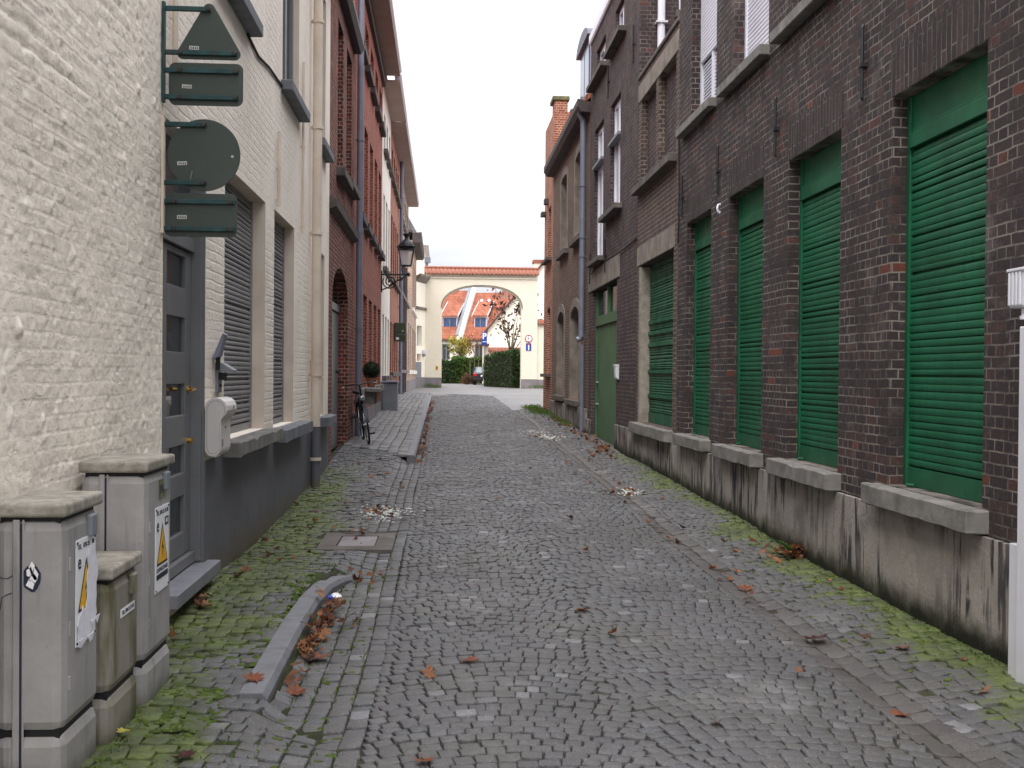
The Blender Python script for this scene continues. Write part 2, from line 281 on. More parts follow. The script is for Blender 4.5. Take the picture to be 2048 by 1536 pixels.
# ------------------------------------------------------------------ mesh tools
class Fr:   # a wall frame: u along the wall, v up, w out of the wall
    def __init__(s, o, u, n): s.o,s.u,s.n = Vector(o),Vector(u),Vector(n)
    def P(s, u, v, w=0.): p = s.o+s.u*u+s.n*w; return (p.x,p.y,p.z+v)
RX, LX = 3.05, -1.65
FR = Fr((RX,0,0),(0,1,0),(-1,0,0)); FL = Fr((LX,0,0),(0,1,0),(1,0,0))
class MB:
    def __init__(s): s.v=[]; s.f=[]; s.mi=[]
    def add(s, vs, fs, mi=0):
        b=len(s.v); s.v.extend(tuple(p) for p in vs); s.f.extend(tuple(i+b for i in f) for f in fs); s.mi.extend([mi]*len(fs))
    def quad(s,a,b,c,d,mi=0): s.add([a,b,c,d],[(0,1,2,3)],mi)
    def box(s,x0,x1,y0,y1,z0,z1,mi=0):
        s.add([(x0,y0,z0),(x1,y0,z0),(x1,y1,z0),(x0,y1,z0),(x0,y0,z1),(x1,y0,z1),(x1,y1,z1),(x0,y1,z1)],[(3,2,1,0),(4,5,6,7),(0,1,5,4),(1,2,6,5),(2,3,7,6),(3,0,4,7)],mi); return s
    def fbox(s,fr,u0,u1,v0,v1,w0,w1,mi=0):
        P=fr.P; s.add([P(u0,v0,w0),P(u1,v0,w0),P(u1,v0,w1),P(u0,v0,w1),P(u0,v1,w0),P(u1,v1,w0),P(u1,v1,w1),P(u0,v1,w1)],[(3,2,1,0),(4,5,6,7),(0,1,5,4),(1,2,6,5),(2,3,7,6),(3,0,4,7)],mi); return s
    def ext(s, fr, prof, u0, u1, mi=0, caps=True):   # profile in (w,v), extruded along u
        n=len(prof); vs=[fr.P(u0,v,w) for w,v in prof]+[fr.P(u1,v,w) for w,v in prof]
        fs=[(i,(i+1)%n,(i+1)%n+n,i+n) for i in range(n)]
        if caps: fs+=[tuple(range(n-1,-1,-1)),tuple(range(n,2*n))]
        s.add(vs,fs,mi); return s
    def prism(s, pts, d, mi=0):   # closed 3D polygon pts extruded by vector d
        n=len(pts); vs=[tuple(p) for p in pts]+[tuple(Vector(p)+Vector(d)) for p in pts]
        s.add(vs,[(i,(i+1)%n,(i+1)%n+n,i+n) for i in range(n)]+[tuple(range(n-1,-1,-1)),tuple(range(n,2*n))],mi); return s
    def tube(s, path, r, n=8, mi=0, cap=True):
        path=[Vector(p) for p in path]; m=len(path); rs = r if hasattr(r,'__len__') else [r]*m
        t=(path[1]-path[0]).normalized(); a=Vector((0,0,1)) if abs(t.z)<.9 else Vector((1,0,0)); nx=t.cross(a).normalized()
        vs=[]
        for i,p in enumerate(path):
            t2=((path[min(i+1,m-1)]-path[max(i-1,0)])).normalized(); nx=(nx-t2*nx.dot(t2)).normalized(); ny=t2.cross(nx)
            for k in range(n):
                q=2*PI*k/n; vs.append(p+nx*math.cos(q)*rs[i]+ny*math.sin(q)*rs[i])
        fs=[(i*n+k,i*n+(k+1)%n,(i+1)*n+(k+1)%n,(i+1)*n+k) for i in range(m-1) for k in range(n)]
        if cap: fs+=[tuple(range(n-1,-1,-1)),tuple((m-1)*n+k for k in range(n))]
        s.add(vs,fs,mi); return s
    def lathe(s, prof, c, n=16, mi=0, axis='z', rot=0.):   # prof (r,h)
        vs=[]; m=len(prof)
        for r,h in prof:
            for k in range(n):
                q=2*PI*k/n+rot; a,b=r*math.cos(q),r*math.sin(q)
                vs.append((c[0]+a,c[1]+b,c[2]+h) if axis=='z' else ((c[0]+h,c[1]+a,c[2]+b) if axis=='x' else (c[0]+a,c[1]+h,c[2]+b)))
        fs=[(i*n+k,i*n+(k+1)%n,(i+1)*n+(k+1)%n,(i+1)*n+k) for i in range(m-1) for k in range(n)]+[tuple(range(n-1,-1,-1)),tuple((m-1)*n+k for k in range(n))]
        s.add(vs,fs,mi); return s
    def cyl(s,a,b,r,n=12,mi=0): return s.tube([a,b],r,n,mi)
    def build(s, name, mats, parent=None, smooth=False, bevel=0., seg=2, sharp=40):
        me=bpy.data.meshes.new(name); me.from_pydata(s.v,[],s.f)
        for m in (mats if isinstance(mats,(list,tuple)) else [mats]): me.materials.append(M[m] if isinstance(m,str) else m)
        if any(s.mi): me.polygons.foreach_set('material_index', s.mi)
        me.validate(); me.update()
        if smooth:
            me.polygons.foreach_set('use_smooth',[True]*len(me.polygons))
            try: me.set_sharp_from_angle(angle=math.radians(sharp))
            except Exception: pass
        return link(name, me, parent, bevel, seg)
def link(name, me, parent=None, bevel=0., seg=2):
    o=bpy.data.objects.new(name,me); COL.objects.link(o)
    if parent is not None:
        o.parent=parent
        if parent.get('_w'): o.location=-Vector(parent['_w'])
    if bevel:
        b=o.modifiers.new('bevel','BEVEL'); b.width=bevel; b.segments=seg; b.limit_method='ANGLE'; b.angle_limit=math.radians(40)
    return o
def thing(name,label,cat,loc=(0,0,0),group=None,world=True,rotz=0.):   # an Empty at the base of the thing
    o=bpy.data.objects.new(name,None); COL.objects.link(o); o.location=loc; o.rotation_euler=(0,0,rotz); o.empty_display_size=.2
    o['label']=label; o['category']=cat
    if group: o['group']=group
    if world: o['_w']=list(loc)
    return o
def tag(o,label=None,cat=None,group=None,kind=None):
    for k,v in (('label',label),('category',cat),('group',group),('kind',kind)):
        if v: o[k]=v
    return o
def text(s, size, name, mat, parent, origin, ux, uy, depth=.0008, align='CENTER', bold=0.):   # raised lettering as a mesh
    cu=bpy.data.curves.new('lettering','FONT'); cu.body=s; cu.size=size; cu.align_x=align; cu.align_y='CENTER'; cu.extrude=depth; cu.offset=bold
    o=bpy.data.objects.new('lettering',cu); COL.objects.link(o); bpy.context.view_layer.update()
    me=bpy.data.meshes.new_from_object(o.evaluated_get(bpy.context.evaluated_depsgraph_get())); bpy.data.objects.remove(o); bpy.data.curves.remove(cu)
    ux,uy=Vector(ux),Vector(uy); un=ux.cross(uy); mt=Matrix(((ux.x,uy.x,un.x,origin[0]),(ux.y,uy.y,un.y,origin[1]),(ux.z,uy.z,un.z,origin[2]),(0,0,0,1)))
    me.transform(mt); me.materials.clear(); me.materials.append(M[mat]); me.name=name
    return link(name,me,parent)
def arch_pts(u0,u1,vs,rise,n=14,power=2.):   # points left to right along an arch
    out=[]
    for i in range(n+1):
        q=PI*(1-i/n); cx=math.cos(q); sy=math.sin(q)
        e=2./power
        out.append(((u0+u1)/2+(u1-u0)/2*math.copysign(abs(cx)**e,cx), vs+rise*abs(sy)**e))
    return out
def op(u0,u1,v0,v1,dep=.12,rise=0.,power=2.): return dict(u0=u0,u1=u1,v0=v0,v1=v1,dep=dep,rise=rise,power=power)
def facade(mb, fr, u0,u1,v0,v1, ops, cap=.34, mi=0):
    us=sorted(set([u0,u1]+[o[k] for o in ops for k in ('u0','u1')])); vs=sorted(set([v0,v1]+[o[k] for o in ops for k in ('v0','v1')]))
    P=fr.P
    for i in range(len(us)-1):
        run=None
        for j in range(len(vs)-1):
            cu,cv=(us[i]+us[i+1])/2,(vs[j]+vs[j+1])/2
            hole=any(o['u0']<cu<o['u1'] and o['v0']<cv<o['v1'] for o in ops)
            if not hole: mb.quad(P(us[i],vs[j]),P(us[i+1],vs[j]),P(us[i+1],vs[j+1]),P(us[i],vs[j+1]),mi)
    for o in ops:
        a,b,c,d,w=o['u0'],o['u1'],o['v0'],o['v1'],-o['dep']; sp=d-o['rise']
        mb.quad(P(a,c),P(a,sp),P(a,sp,w),P(a,c,w),mi); mb.quad(P(b,c),P(b,sp),P(b,sp,w),P(b,c,w),mi); mb.quad(P(a,c),P(b,c),P(b,c,w),P(a,c,w),mi)
        if not o['rise']: mb.quad(P(a,d),P(b,d),P(b,d,w),P(a,d,w),mi)
        else:
            ar=arch_pts(a,b,sp,o['rise'],14,o['power'])
            for (p,q),(r,t) in zip(ar,ar[1:]):
                mb.quad(P(p,q),P(r,t),P(r,d),P(p,d),mi); mb.quad(P(p,q),P(r,t),P(r,t,w),P(p,q,w),mi)
    for u in (u0,u1): mb.quad(P(u,v0),P(u,v1),P(u,v1,-cap),P(u,v0,-cap),mi)
    mb.quad(P(u0,v1),P(u1,v1),P(u1,v1,-cap),P(u0,v1,-cap),mi)
def walls(parent, fr, u0,u1,v0,v1, ops, mat, depth=7., name='wall', cap=.34):
    mb=MB(); facade(mb,fr,u0,u1,v0,v1,ops,cap); mb.fbox(fr,u0+.003,u1-.003,v0,v1-.003,-cap,-depth)
    return mb.build(name,mat,parent)
def roof(parent, fr,u0,u1,v,h=2.6,ov=.15,depth=7.,mat='roof_tile_dark',th=.14):
    m=-depth/2; mb=MB(); mb.ext(fr,[(ov,v),(ov,v+th),(m,v+h+th),(-depth-ov,v+th),(-depth-ov,v),(m,v+h)],u0,u1); return mb.build('roof',mat,parent)
def sill(parent, fr,u0,u1,v0,v1,out=.1,inn=.1,mat='stone_sill',bev=.008,rough=0.):
    mb=MB(); mb.fbox(fr,u0,u1,v0,v1,-inn,out)
    o=mb.build('sill',mat,parent)
    bm=bmesh.new(); bm.from_mesh(o.data); bmesh.ops.bevel(bm,geom=bm.edges[:],offset=bev,segments=1,affect='EDGES')
    if (u0+u1)/2<24 and v0<2:
        bmesh.ops.subdivide_edges(bm,edges=[e for e in bm.edges if e.calc_length()>.1],cuts=14,use_grid_fill=True)
        for v in bm.verts:
            p=v.co*9; q=noise.noise(p)*.006+noise.noise(v.co*31)*.003; c=noise.noise(v.co*5.3+Vector((9,2,7)))
            ctr=fr.P((u0+u1)/2,(v0+v1)/2,(out-inn)/2); e=abs(v.co.z-ctr[2])/((v1-v0)/2)*min(1,max(0,abs(v.co.x-fr.o.x)/max(out,.01)))
            v.co+=Vector((noise.noise(p+Vector((5,0,0)))*.004,noise.noise(p+Vector((0,7,0)))*.004,q))
            if c>.22 and e>.8: v.co.z-=math.copysign((c-.22)*.05,v.co.z-ctr[2])
    bm.to_mesh(o.data); bm.free(); return o
def slats(mb, fr,u0,u1,v0,v1,w,pitch=.056,bul=.012,gap=.15,irr=0.,mi=0):
    v=v0; 
    while v<v1-1e-4:
        p=min(pitch*(1+random.uniform(-irr,irr)),v1-v); g=p*gap*(1 if not irr else random.choice((.6,.8,1.,1.,1.3,2.4))); ww=w+random.uniform(-1,1)*.003*(1 if irr else 0); dv=random.uniform(-.6,.6)*.004*(1 if irr else 0)
        pr=[(ww-bul-.02,v),(ww-bul-.02,v+g)]+[(ww-bul+bul*math.sin(PI*(.1+.8*k/5))**.6,v+g+(p-g)*k/5) for k in range(6)]+[(ww-bul-.02,v+p)]
        for (a,b),(c,d) in zip(pr,pr[1:]): mb.quad(fr.P(u0,b,a),fr.P(u1,b+dv,a),fr.P(u1,d+dv,c),fr.P(u0,d,c),mi)
        v+=p
def window(parent, fr, o, frame='white_pvc', pane='glass_dark', fw=.06, mull=(), trans=(), w=None, sl=None, slmat='stone_sill', slout=.1, inset=.004, name='window'):
    a,b,c,d=o['u0']+inset,o['u1']-inset,o['v0']+inset,o['v1']-inset; w=-o['dep']+.02 if w is None else w
    mb=MB(); B=lambda *q: mb.fbox(fr,*q)
    if o['rise']:
        ar=arch_pts(a,b,d-o['rise'],o['rise'],14,o['power']); 
        for (p,q),(r,t) in zip(ar,ar[1:]): mb.quad(fr.P(p,q-.001,w),fr.P(r,t-.001,w),fr.P(r*.92+(a+b)/2*.08,t-fw,w),fr.P(p*.92+(a+b)/2*.08,q-fw,w))
        top=d-o['rise']
    else:
        B(a,b,d-fw,d,w-.05,w); top=d-fw
    B(a,a+fw,c,top,w-.05,w); B(b-fw,b,c,top,w-.05,w); B(a+fw,b-fw,c,c+fw,w-.05,w)
    for m_ in mull: x=a+(b-a)*m_; B(x-fw*.5,x+fw*.5,c+fw,top,w-.045,w+.004)
    for t_ in trans: x=c+(d-c)*t_; B(a+fw,b-fw,x-fw*.45,x+fw*.45,w-.045,w+.006)
    f=mb.build(name,frame,parent)
    g=MB(); 
    if o['rise']:
        ar=arch_pts(a+.01,b-.01,d-o['rise'],o['rise']-.01,14,o['power']); g.add([fr.P(a+.01,c,w-.03),]+[fr.P(p,q,w-.03) for p,q in ar]+[fr.P(b-.01,c,w-.03)],[tuple(range(len(ar)+2))])
    else: g.quad(fr.P(a,c,w-.03),fr.P(b,c,w-.03),fr.P(b,d,w-.03),fr.P(a,d,w-.03))
    g.build('pane',pane,f)
    if sl: sill(f,fr,*sl,out=slout,mat=slmat,inn=o['dep'])
    return f
def shutter_window(parent, fr, o, mat, fw=.05, pitch=.056, trans=None, w=None, rail=.12, irr=.05, sl=None, slmat='stone_sill', slout=.1, bul=.012, inset=.004, slmat2=None, gap=.15):
    a,b,c,d=o['u0']+inset,o['u1']-inset,o['v0']+inset,o['v1']-inset; w=-o['dep']+.03 if w is None else w
    mb=MB(); mb.fbox(fr,a,a+fw,c,d,w-.04,w); mb.fbox(fr,b-fw,b,c,d,w-.04,w)
    top=d-fw
    if trans:
        mb.fbox(fr,a+fw,b-fw,trans[1],d,w-.04,w-.014); mb.fbox(fr,a+fw,b-fw,trans[0],trans[1],w-.04,w+.012); mb.fbox(fr,a+fw,b-fw,trans[1]+.002,trans[1]+.03,w-.014,w-.004); top=trans[0]-.02
        mb.fbox(fr,a+fw,b-fw,top,trans[0],w-.05,w-.035)
    else: mb.fbox(fr,a+fw,b-fw,top,d,w-.04,w-.02)
    f=mb.build('shuttered_window',mat,parent,bevel=.004,seg=1)
    s=MB(); slats(s,fr,a+fw+.002,b-fw-.002,c+rail,top,w-.012,pitch,bul,gap,irr); s.build('roller_shutter',slmat2 or mat,f)
    if rail: MB().fbox(fr,a+fw+.002,b-fw-.002,c,c+rail-.004,w-.04,w-.006).build('bottom_rail',mat,f)
    if sl: sill(f,fr,*sl,out=slout,mat=slmat,inn=o['dep'])
    return f
def pipe(parent, fr, u, v0, v1, r=.05, w=.09, mat='zinc', cols=(), name='downpipe', shoe=False):
    pts=[fr.P(u,v1,w),fr.P(u,v0+(.12 if shoe else 0),w)]
    if shoe: pts+= [fr.P(u,v0+.05,w+.02),fr.P(u,v0+.02,w+.1)]
    mb=MB().tube(pts,r,14)
    o=mb.build(name,mat,parent,smooth=True)
    for c in cols:
        cb=MB(); cb.cyl(fr.P(u,c-.02,w),fr.P(u,c+.02,w),r*1.22,14); cb.fbox(fr,u-.012,u+.012,c-.012,c+.012,0.,w); cb.build('pipe_bracket',mat,o,smooth=True)
    return o
ZK=([-8,6,9,12.3,20,33,44,70,400],[0,0,.03,.12,.25,.5,.62,.62,.62])
def zg(y): return float(np.interp(y,*ZK))
# ------------------------------------------------------------------ ground, road, pavements
def strip(name, xs, ys, zf, mat):
    mb=MB(); nx=len(xs); mb.v=[(x,y,zf(x,y)) for y in ys for x in xs]
    mb.f=[(j*nx+i,j*nx+i+1,(j+1)*nx+i+1,(j+1)*nx+i) for j in range(len(ys)-1) for i in range(nx-1)]; mb.mi=[0]*len(mb.f)
    o=mb.build(name,mat); return tag(o,kind='structure')
def zs(x,y):   # surface height of the street (numpy friendly)
    y=np.asarray(y,float); x=np.asarray(x,float); b=np.interp(y,*ZK)
    road=.03*np.clip(1-((x-.85)/1.4)**2,0,1); right=np.interp(x,[2.12,2.2,2.36,3.1],[0,-.012,.015,.06])
    up=np.interp(y,[8.2,9.8],[1.,0.]); wd=np.interp(y,[4.5,5.15,8.3,8.7],[.5,.05,.05,.3]); f=np.clip((-.82+wd-x)/wd,0,1); lk=f*(.088*up+.02*(1-up)); lk=lk+np.interp(y,[14.8,17.6],[0,.085])*np.clip((-.5-x)/.2,0,1)
    und=.008*np.sin(x*2.1+y*1.3)+.006*np.sin(x*4.3-y*2.2)
    return b+road+right+lk+und
def street_base(x,y):
    if y>33.4 and x>2.15: return zg(y)-.1
    return float(zs(x,y))-.013
ys=[-3+.35*i for i in range(int(52/.35))]
strip('ground',[-220,-60,-20,-8,-1.7,0,3,8,20,60,220],[-30,-3,6,9,12.3,20,33,44,50,60,70,90,120,180,420],lambda x,y: zg(y)-.11,'far_paving')
strip('road_bed',[-1.75,-1.2,-1.,-.825,-.765,-.7,-.6,-.5,-.4,-.3,0,.4,.85,1.3,1.7,2.12,2.2,2.36,2.7,3.15],ys,street_base,'joint_soil')
strip('square',[-8,-3,-1.75,0,3,8,16,40],[46.5,50,52,56,60,64,70,76,90,130],lambda x,y: zg(y)+.012,'far_paving')
strip('side_street',[2.1,2.4,3.,3.4,8,16,40],[32.9,34,36,39,42,44,46.6],lambda x,y: zg(y)+(.008 if x>2.3 else -.01),'far_paving')
def stones(name, mat, cx, cy, hx, hy, ang, zoff=0., jit=.1, tilt=.02, bev=.1, zfn=zs, hj=.003):
    n=len(cx); cx,cy,hx,hy,ang=[np.asarray(a,float) for a in (cx,cy,hx,hy,ang)]
    sx=np.array([-1,1,1,-1.]); sy=np.array([-1,-1,1,1.])
    jx=1+rng.uniform(-jit,jit,(n,4)); jy=1+rng.uniform(-jit,jit,(n,4))
    lx=sx*hx[:,None]*jx; ly=sy*hy[:,None]*jy
    zc=zfn(cx,cy)+zoff+rng.normal(0,hj,n)-np.where(rng.random(n)<.04,.003,0.); tx=rng.normal(0,tilt,n); ty=rng.normal(0,tilt,n)
    e=.0018/hx*0+bev
    rings=[]
    for k,(s,dz) in enumerate([(1.,-.04),(1.,-.006),(1-e*.35,-.0018),(1-e*1.3,0.)]):
        s=np.broadcast_to(np.asarray(s,float),(n,))[:,None]; X=lx*s; Y=ly*s
        wx=cx[:,None]+X*np.cos(ang)[:,None]-Y*np.sin(ang)[:,None]; wy=cy[:,None]+X*np.sin(ang)[:,None]+Y*np.cos(ang)[:,None]
        wz=zc[:,None]+tx[:,None]*X+ty[:,None]*Y+dz
        # follow the ground slope
        wz=wz+(zfn(wx,wy)-zfn(cx,cy)[:,None])
        rings.append(np.stack([wx,wy,wz],-1))
    V=np.stack(rings,1).reshape(-1,3)   # n,4rings,4
    F=[]
    for r in range(3):
        for k in range(4): F.append((r*4+k,r*4+(k+1)%4,(r+1)*4+(k+1)%4,(r+1)*4+k))
    F.append((12,13,14,15)); F=np.array(F)
    allf=(F[None]+(np.arange(n)*16)[:,None,None]).reshape(-1,4)
    me=bpy.data.meshes.new(name); me.vertices.add(len(V)); me.vertices.foreach_set('co',V.ravel().astype(np.float32))
    me.loops.add(allf.size); me.loops.foreach_set('vertex_index',allf.ravel().astype(np.int32))
    me.polygons.add(len(allf)); me.polygons.foreach_set('loop_start',np.arange(0,allf.size,4,dtype=np.int32)); me.polygons.foreach_set('loop_total',np.full(len(allf),4,np.int32))
    me.polygons.foreach_set('use_smooth',np.ones(len(allf),bool)); me.update(calc_edges=True); me.validate(); me.materials.append(M[mat])
    return tag(link(name,me),kind='structure')
def rows(x0,x1,y0,y1,p=.1,lmin=.085,lmax=.125,arc=0.,seg=1.3,gap=.004,skip=None,wob=.02):
    cx,cy,hx,hy,an=[],[],[],[],[]
    y=y0-arc-.05
    while y<y1+arc:
        ph=p*random.uniform(.9,1.12); x=x0; first=random.uniform(.45,1.)
        while x<x1:
            L=random.uniform(lmin,lmax)*first; first=1.
            if x1-x-L<.045: L=x1-x
            xc=x+L/2
            s=((xc-x0)/seg)%1.; off=arc*(1-(2*s-1)**2); sl=arc*(-4*(2*s-1))/seg
            yy=y+ph/2+off+wob*noise.noise((xc*1.7,y*1.1,3.)); a=math.atan(sl*.85)+random.uniform(-.07,.07)
            if x0<=xc<=x1 and y0<=yy<=y1 and not (skip and skip(xc,yy)):
                cx.append(xc);cy.append(yy);hx.append((L-gap)/2*math.cos(a*.5));hy.append((ph-gap)/2*math.cos(a*.6));an.append(a)
            x+=L
        y+=ph
    return cx,cy,hx,hy,an
MAN=(-1.08,-.42,9.5,10.5)
inman=lambda x,y: MAN[0]-.03<x<MAN[1]+.03 and MAN[2]-.03<y<MAN[3]+.03
stones('road','cobble',*rows(-.32,2.1,1.5,47.,.084,.068,.108,arc=.14,seg=1.21,wob=.05))
# edge courses laid along the street
def courses(xs,y0,y1,lmin,lmax,skip=None,w=None,gap=.007):
    cx,cy,hx,hy,an=[],[],[],[],[]
    for a,b in zip(xs,xs[1:]):
        y=y0-random.uniform(0,lmin)
        while y<y1:
            L=random.uniform(lmin,lmax); yc=y+L/2; xo=.012*math.sin(yc*1.3+a)
            if not (skip and skip((a+b)/2,yc)): cx.append((a+b)/2+xo);cy.append(yc);hx.append((b-a-gap)/2);hy.append((L-gap)/2);an.append(random.uniform(-.05,.05))
            y+=L
    return cx,cy,hx,hy,an
stones('road_edge','cobble',*courses([-.72,-.62,-.52,-.42,-.32],1.5,49.,.09,.14,lambda x,y: inman(x,y) or (x<-.5 and y>16.9+(-x-.4)*1.55)))
stones('road_edge','cobble',*courses([-.795,-.715],5.1,8.3,.09,.13))
stones('gutter','gutter_stone',*courses([2.1,2.225,2.35],1.5,33.,.1,.18),zoff=-.004,jit=.08,tilt=.015,hj=.003)
ang_skip=lambda x,y: inman(x,y) or (-.95<x<-.7 and 5.2<y<8.2) or (y>16.9+(-x-.4)*1.55)
stones('pavement','cobble',*rows(-1.67,-.7,1.5,19.3,.092,.075,.115,arc=.05,seg=.9,skip=ang_skip,wob=.05),jit=.15,tilt=.035,hj=.005)
stones('pavement','cobble',*rows(2.335,3.07,1.5,33.,.09,.07,.115,arc=.03,seg=.7,wob=.05),jit=.15,tilt=.035,hj=.005)
zpav=lambda x,y: np.interp(np.asarray(y,float),*ZK)+.115+np.asarray(x,float)*0-.02*(np.asarray(x,float)+.5)
stones('pavement','paver',*courses([-1.66,-1.52,-1.36,-1.2,-1.04,-.87,-.7,-.53],16.8,47.,.2,.3,lambda x,y: y<16.95+(-x-.4)*1.55,gap=.012),zfn=zpav,jit=.04,tilt=.008,bev=.08,hj=.003)
strip('pavement_bed',[-1.7,-1.2,-.8,-.5],[17.0+.5*i for i in range(62)],lambda x,y: float(zpav(x,y))-.014 if y>17.4+(-x-.5)*1.5 else zg(y)-.05,'joint_soil')
def kerb(name,pts,w,h,step=.9,mat='kerbstone',z=None):
    mb=MB()
    for (x0,y0,za),(x1,y1,zb) in zip(pts,pts[1:]):
        d=Vector((x1-x0,y1-y0,0)); n=Vector((d.y,-d.x,0)).normalized(); g=d.normalized()*.004
        a=Vector((x0,y0,0))+g; b=Vector((x1,y1,0))-g
        pr=lambda p,zz:[p+n*w/2+Vector((0,0,zz-h)),p+n*w/2+Vector((0,0,zz-.03)),p+n*(w/2-.025)+Vector((0,0,zz)),p-n*w/2+Vector((0,0,zz)),p-n*w/2+Vector((0,0,zz-h))]
        A,B=pr(a,za),pr(b,zb); k=len(A); mb.add(A+B,[(i,(i+1)%k,(i+1)%k+k,i+k) for i in range(k)]+[tuple(range(k-1,-1,-1)),tuple(range(k,2*k))])
    return tag(mb.build(name,mat,bevel=.006),kind='structure')
kerb('kerb',[(-.475,17.0+i*1.05,zg(17+i*1.05)+.125) for i in range(24)]+[(-.5,43.,zg(43)+.11),(-.62,44.,zg(44)+.09),(-.85,44.8,zg(45)+.06)],.13,.3)
kerb('kerb_stub',[(-.87,5.18,.098),(-.875,6.0,.104),(-.875,6.65,.11),(-.86,7.3,.115),(-.825,7.8,.108),(-.77,8.2,.08),(-.7,8.55,.03)],.135,.3)
# manhole: concrete surround with a cast lid
mh=thing('manhole_cover','flat rectangular manhole lid in concrete surround, set in cobbles near the grey plinth','manhole',(-.75,10.,zg(10)+.02))
zz=float(zs(-.95,9.9))+.012
mb=MB(); a,b,c,d=MAN; mb.box(a,b,c,c+.2,zz-.1,zz); mb.box(a,b,d-.2,d,zz-.1,zz); mb.box(a,a+.16,c+.2,d-.2,zz-.1,zz); mb.box(b-.16,b,c+.2,d-.2,zz-.1,zz); mb.build('surround','stone_dark',mh,bevel=.006)
MB().box(a+.168,b-.168,c+.208,d-.208,zz-.1,zz-.006).build('lid','plinth_far',mh,bevel=.004)
# ------------------------------------------------------------------ right side: dark brick house with the green shutters
hA=thing('brick_house','long dark brick house with four tall green roller shutters and stained cement plinth','house',(RX,9.,0))
gops=[op(a,b,.86,3.5,.14) for a,b in ((6.03,7.34),(8.31,9.6),(10.36,11.62),(12.41,13.66))]
gops.insert(0,op(3.4,4.8,.86,3.5,.14))
uops=[op(a,b,4.73,6.9,.14) for a,b in ((6.05,7.3),(8.3,9.55),(10.25,11.5),(12.25,13.5))]
wa=walls(hA,FR,1.5,14.196,-.4,8.4,gops+uops,'brick_dark')
for i,o in enumerate(gops):
    w=shutter_window(hA,FR,o,'green_paint',fw=.055,pitch=.0495,trans=(3.14,3.24),rail=.13,irr=.06,gap=.13,bul=.007,sl=(o['u0']-.08,o['u1']+.17,.72,.855),slout=.13,w=-.1)
    m=MB(); m.cyl(FR.P(o['u1']-.22,.875,-.09),FR.P(o['u1']-.16,.875,-.06),.012,8); m.build('shutter_lock','green_paint',w)
    l=MB(); l.fbox(FR,o['u0']-.03,o['u1']+.03,3.505,3.84,-.1,.003); l.build('lintel','brick_dark_soldier',hA)
for i,o in enumerate(uops):
    if i==3:   # half lowered: window below, shutter above
        w=window(hA,FR,o,'white_pvc','glass_dark',fw=.07,sl=(o['u0']-.02,o['u1']+.46,4.62,4.725),mull=(.5,),w=-.11)
        m=MB(); slats(m,FR,o['u0']+.07,o['u1']-.07,5.43,o['v1']-.05,-.095,.045,.01); m.build('roller_shutter','white_pvc',w)
        m=MB()
        for k in range(14): m.fbox(FR,o['u0']+.1,o['u1']-.1,4.83+k*.042,4.848+k*.042,-.138,-.128)
        m.build('blind','white_pvc',w)
    else:
        w=shutter_window(hA,FR,o,'white_pvc',fw=.07,pitch=.045,rail=.05,irr=0.,sl=(o['u0']-.03,o['u1']+.35,4.62,4.725),w=-.11)
    l=MB(); l.fbox(FR,o['u0']-.03,o['u1']+.03,6.905,7.2,-.1,.003); l.build('lintel','brick_dark_soldier',hA)
# plinth pieces between the ground and the sills
m=MB(); m.fbox(FR,1.5,14.19,-.4,.71,.004,.03); m.build('plinth','plinth_cement',hA,bevel=.004)
for u in (5.1,7.83,9.92,12.03,13.85):
    m=MB(); m.tube([FR.P(u,3.6,.02),FR.P(u,3.62,.03),FR.P(u,4.13,.03),FR.P(u,4.15,.02)],[.008,.014,.014,.01],8); m.fbox(FR,u-.03,u+.03,3.84,3.87,.0,.05); m.build('wall_anchor','black_iron',hA)
m=MB(); m.tube([FR.P(14.16,4.75,.012),FR.P(14.15,4.4,.012),FR.P(14.1,3.9,.014),FR.P(14.12,3.5,.012),FR.P(14.16,3.3,.012)],.009,6); m.tube([FR.P(14.16,4.75,.012),FR.P(13.95,4.66,.014),FR.P(12.2,4.6,.016),FR.P(10.1,4.59,.014),FR.P(8.,4.6,.014)],.007,6); m.build('wall_cable','cable',hA)
m=MB(); m.tube([FR.P(11.96,3.48,.01),FR.P(11.95,3.47,.04),FR.P(11.93,3.43,.055),FR.P(11.93,3.39,.045),FR.P(11.94,3.375,.03),FR.P(11.95,3.395,.02)],.011,8); m.build('cable_hook','white_pvc',hA,smooth=True)
roof(hA,FR,1.5,14.19,8.4,2.4); MB().ext(FR,[(.02,8.28),(.02,8.42),(.16,8.42),(.16,8.34),(.1,8.28)],1.5,14.19).build('gutter','white_pvc',hA)
# white cable duct and its junction box by the near window
t=thing('cable_duct','white square duct running down the dark brick wall to the pavement','cable duct',(RX-.06,5.5,.03))
m=MB(); m.fbox(FR,5.33,5.43,.0,1.86,.034,.12); m.build('duct','white_metal',t,bevel=.006)
m=MB(); m.fbox(FR,5.435,5.54,-.02,.74,.034,.1); m.build('cover_strip','white_metal',t,bevel=.004)
t=thing('junction_box','small white junction box with ribbed cover above the white duct','junction box',(RX-.06,5.53,2.03))
m=MB(); m.fbox(FR,5.44,5.6,1.96,2.16,.006,.09); m.build('housing','white_metal',t,bevel=.012)
m=MB(); [m.fbox(FR,5.47+k*.035,5.485+k*.035,1.975,2.145,.09,.1) for k in range(4)]; m.fbox(FR,5.434,5.606,2.15,2.166,.006,.1); m.build('cover','white_metal',t,bevel=.003)
m=MB(); m.cyl(FR.P(5.5,1.96,.05),FR.P(5.5,1.9,.05),.02); m.cyl(FR.P(5.5,1.92,.05),FR.P(5.5,1.9,.05),.028); m.build('cable_gland','white_metal',t,smooth=True)
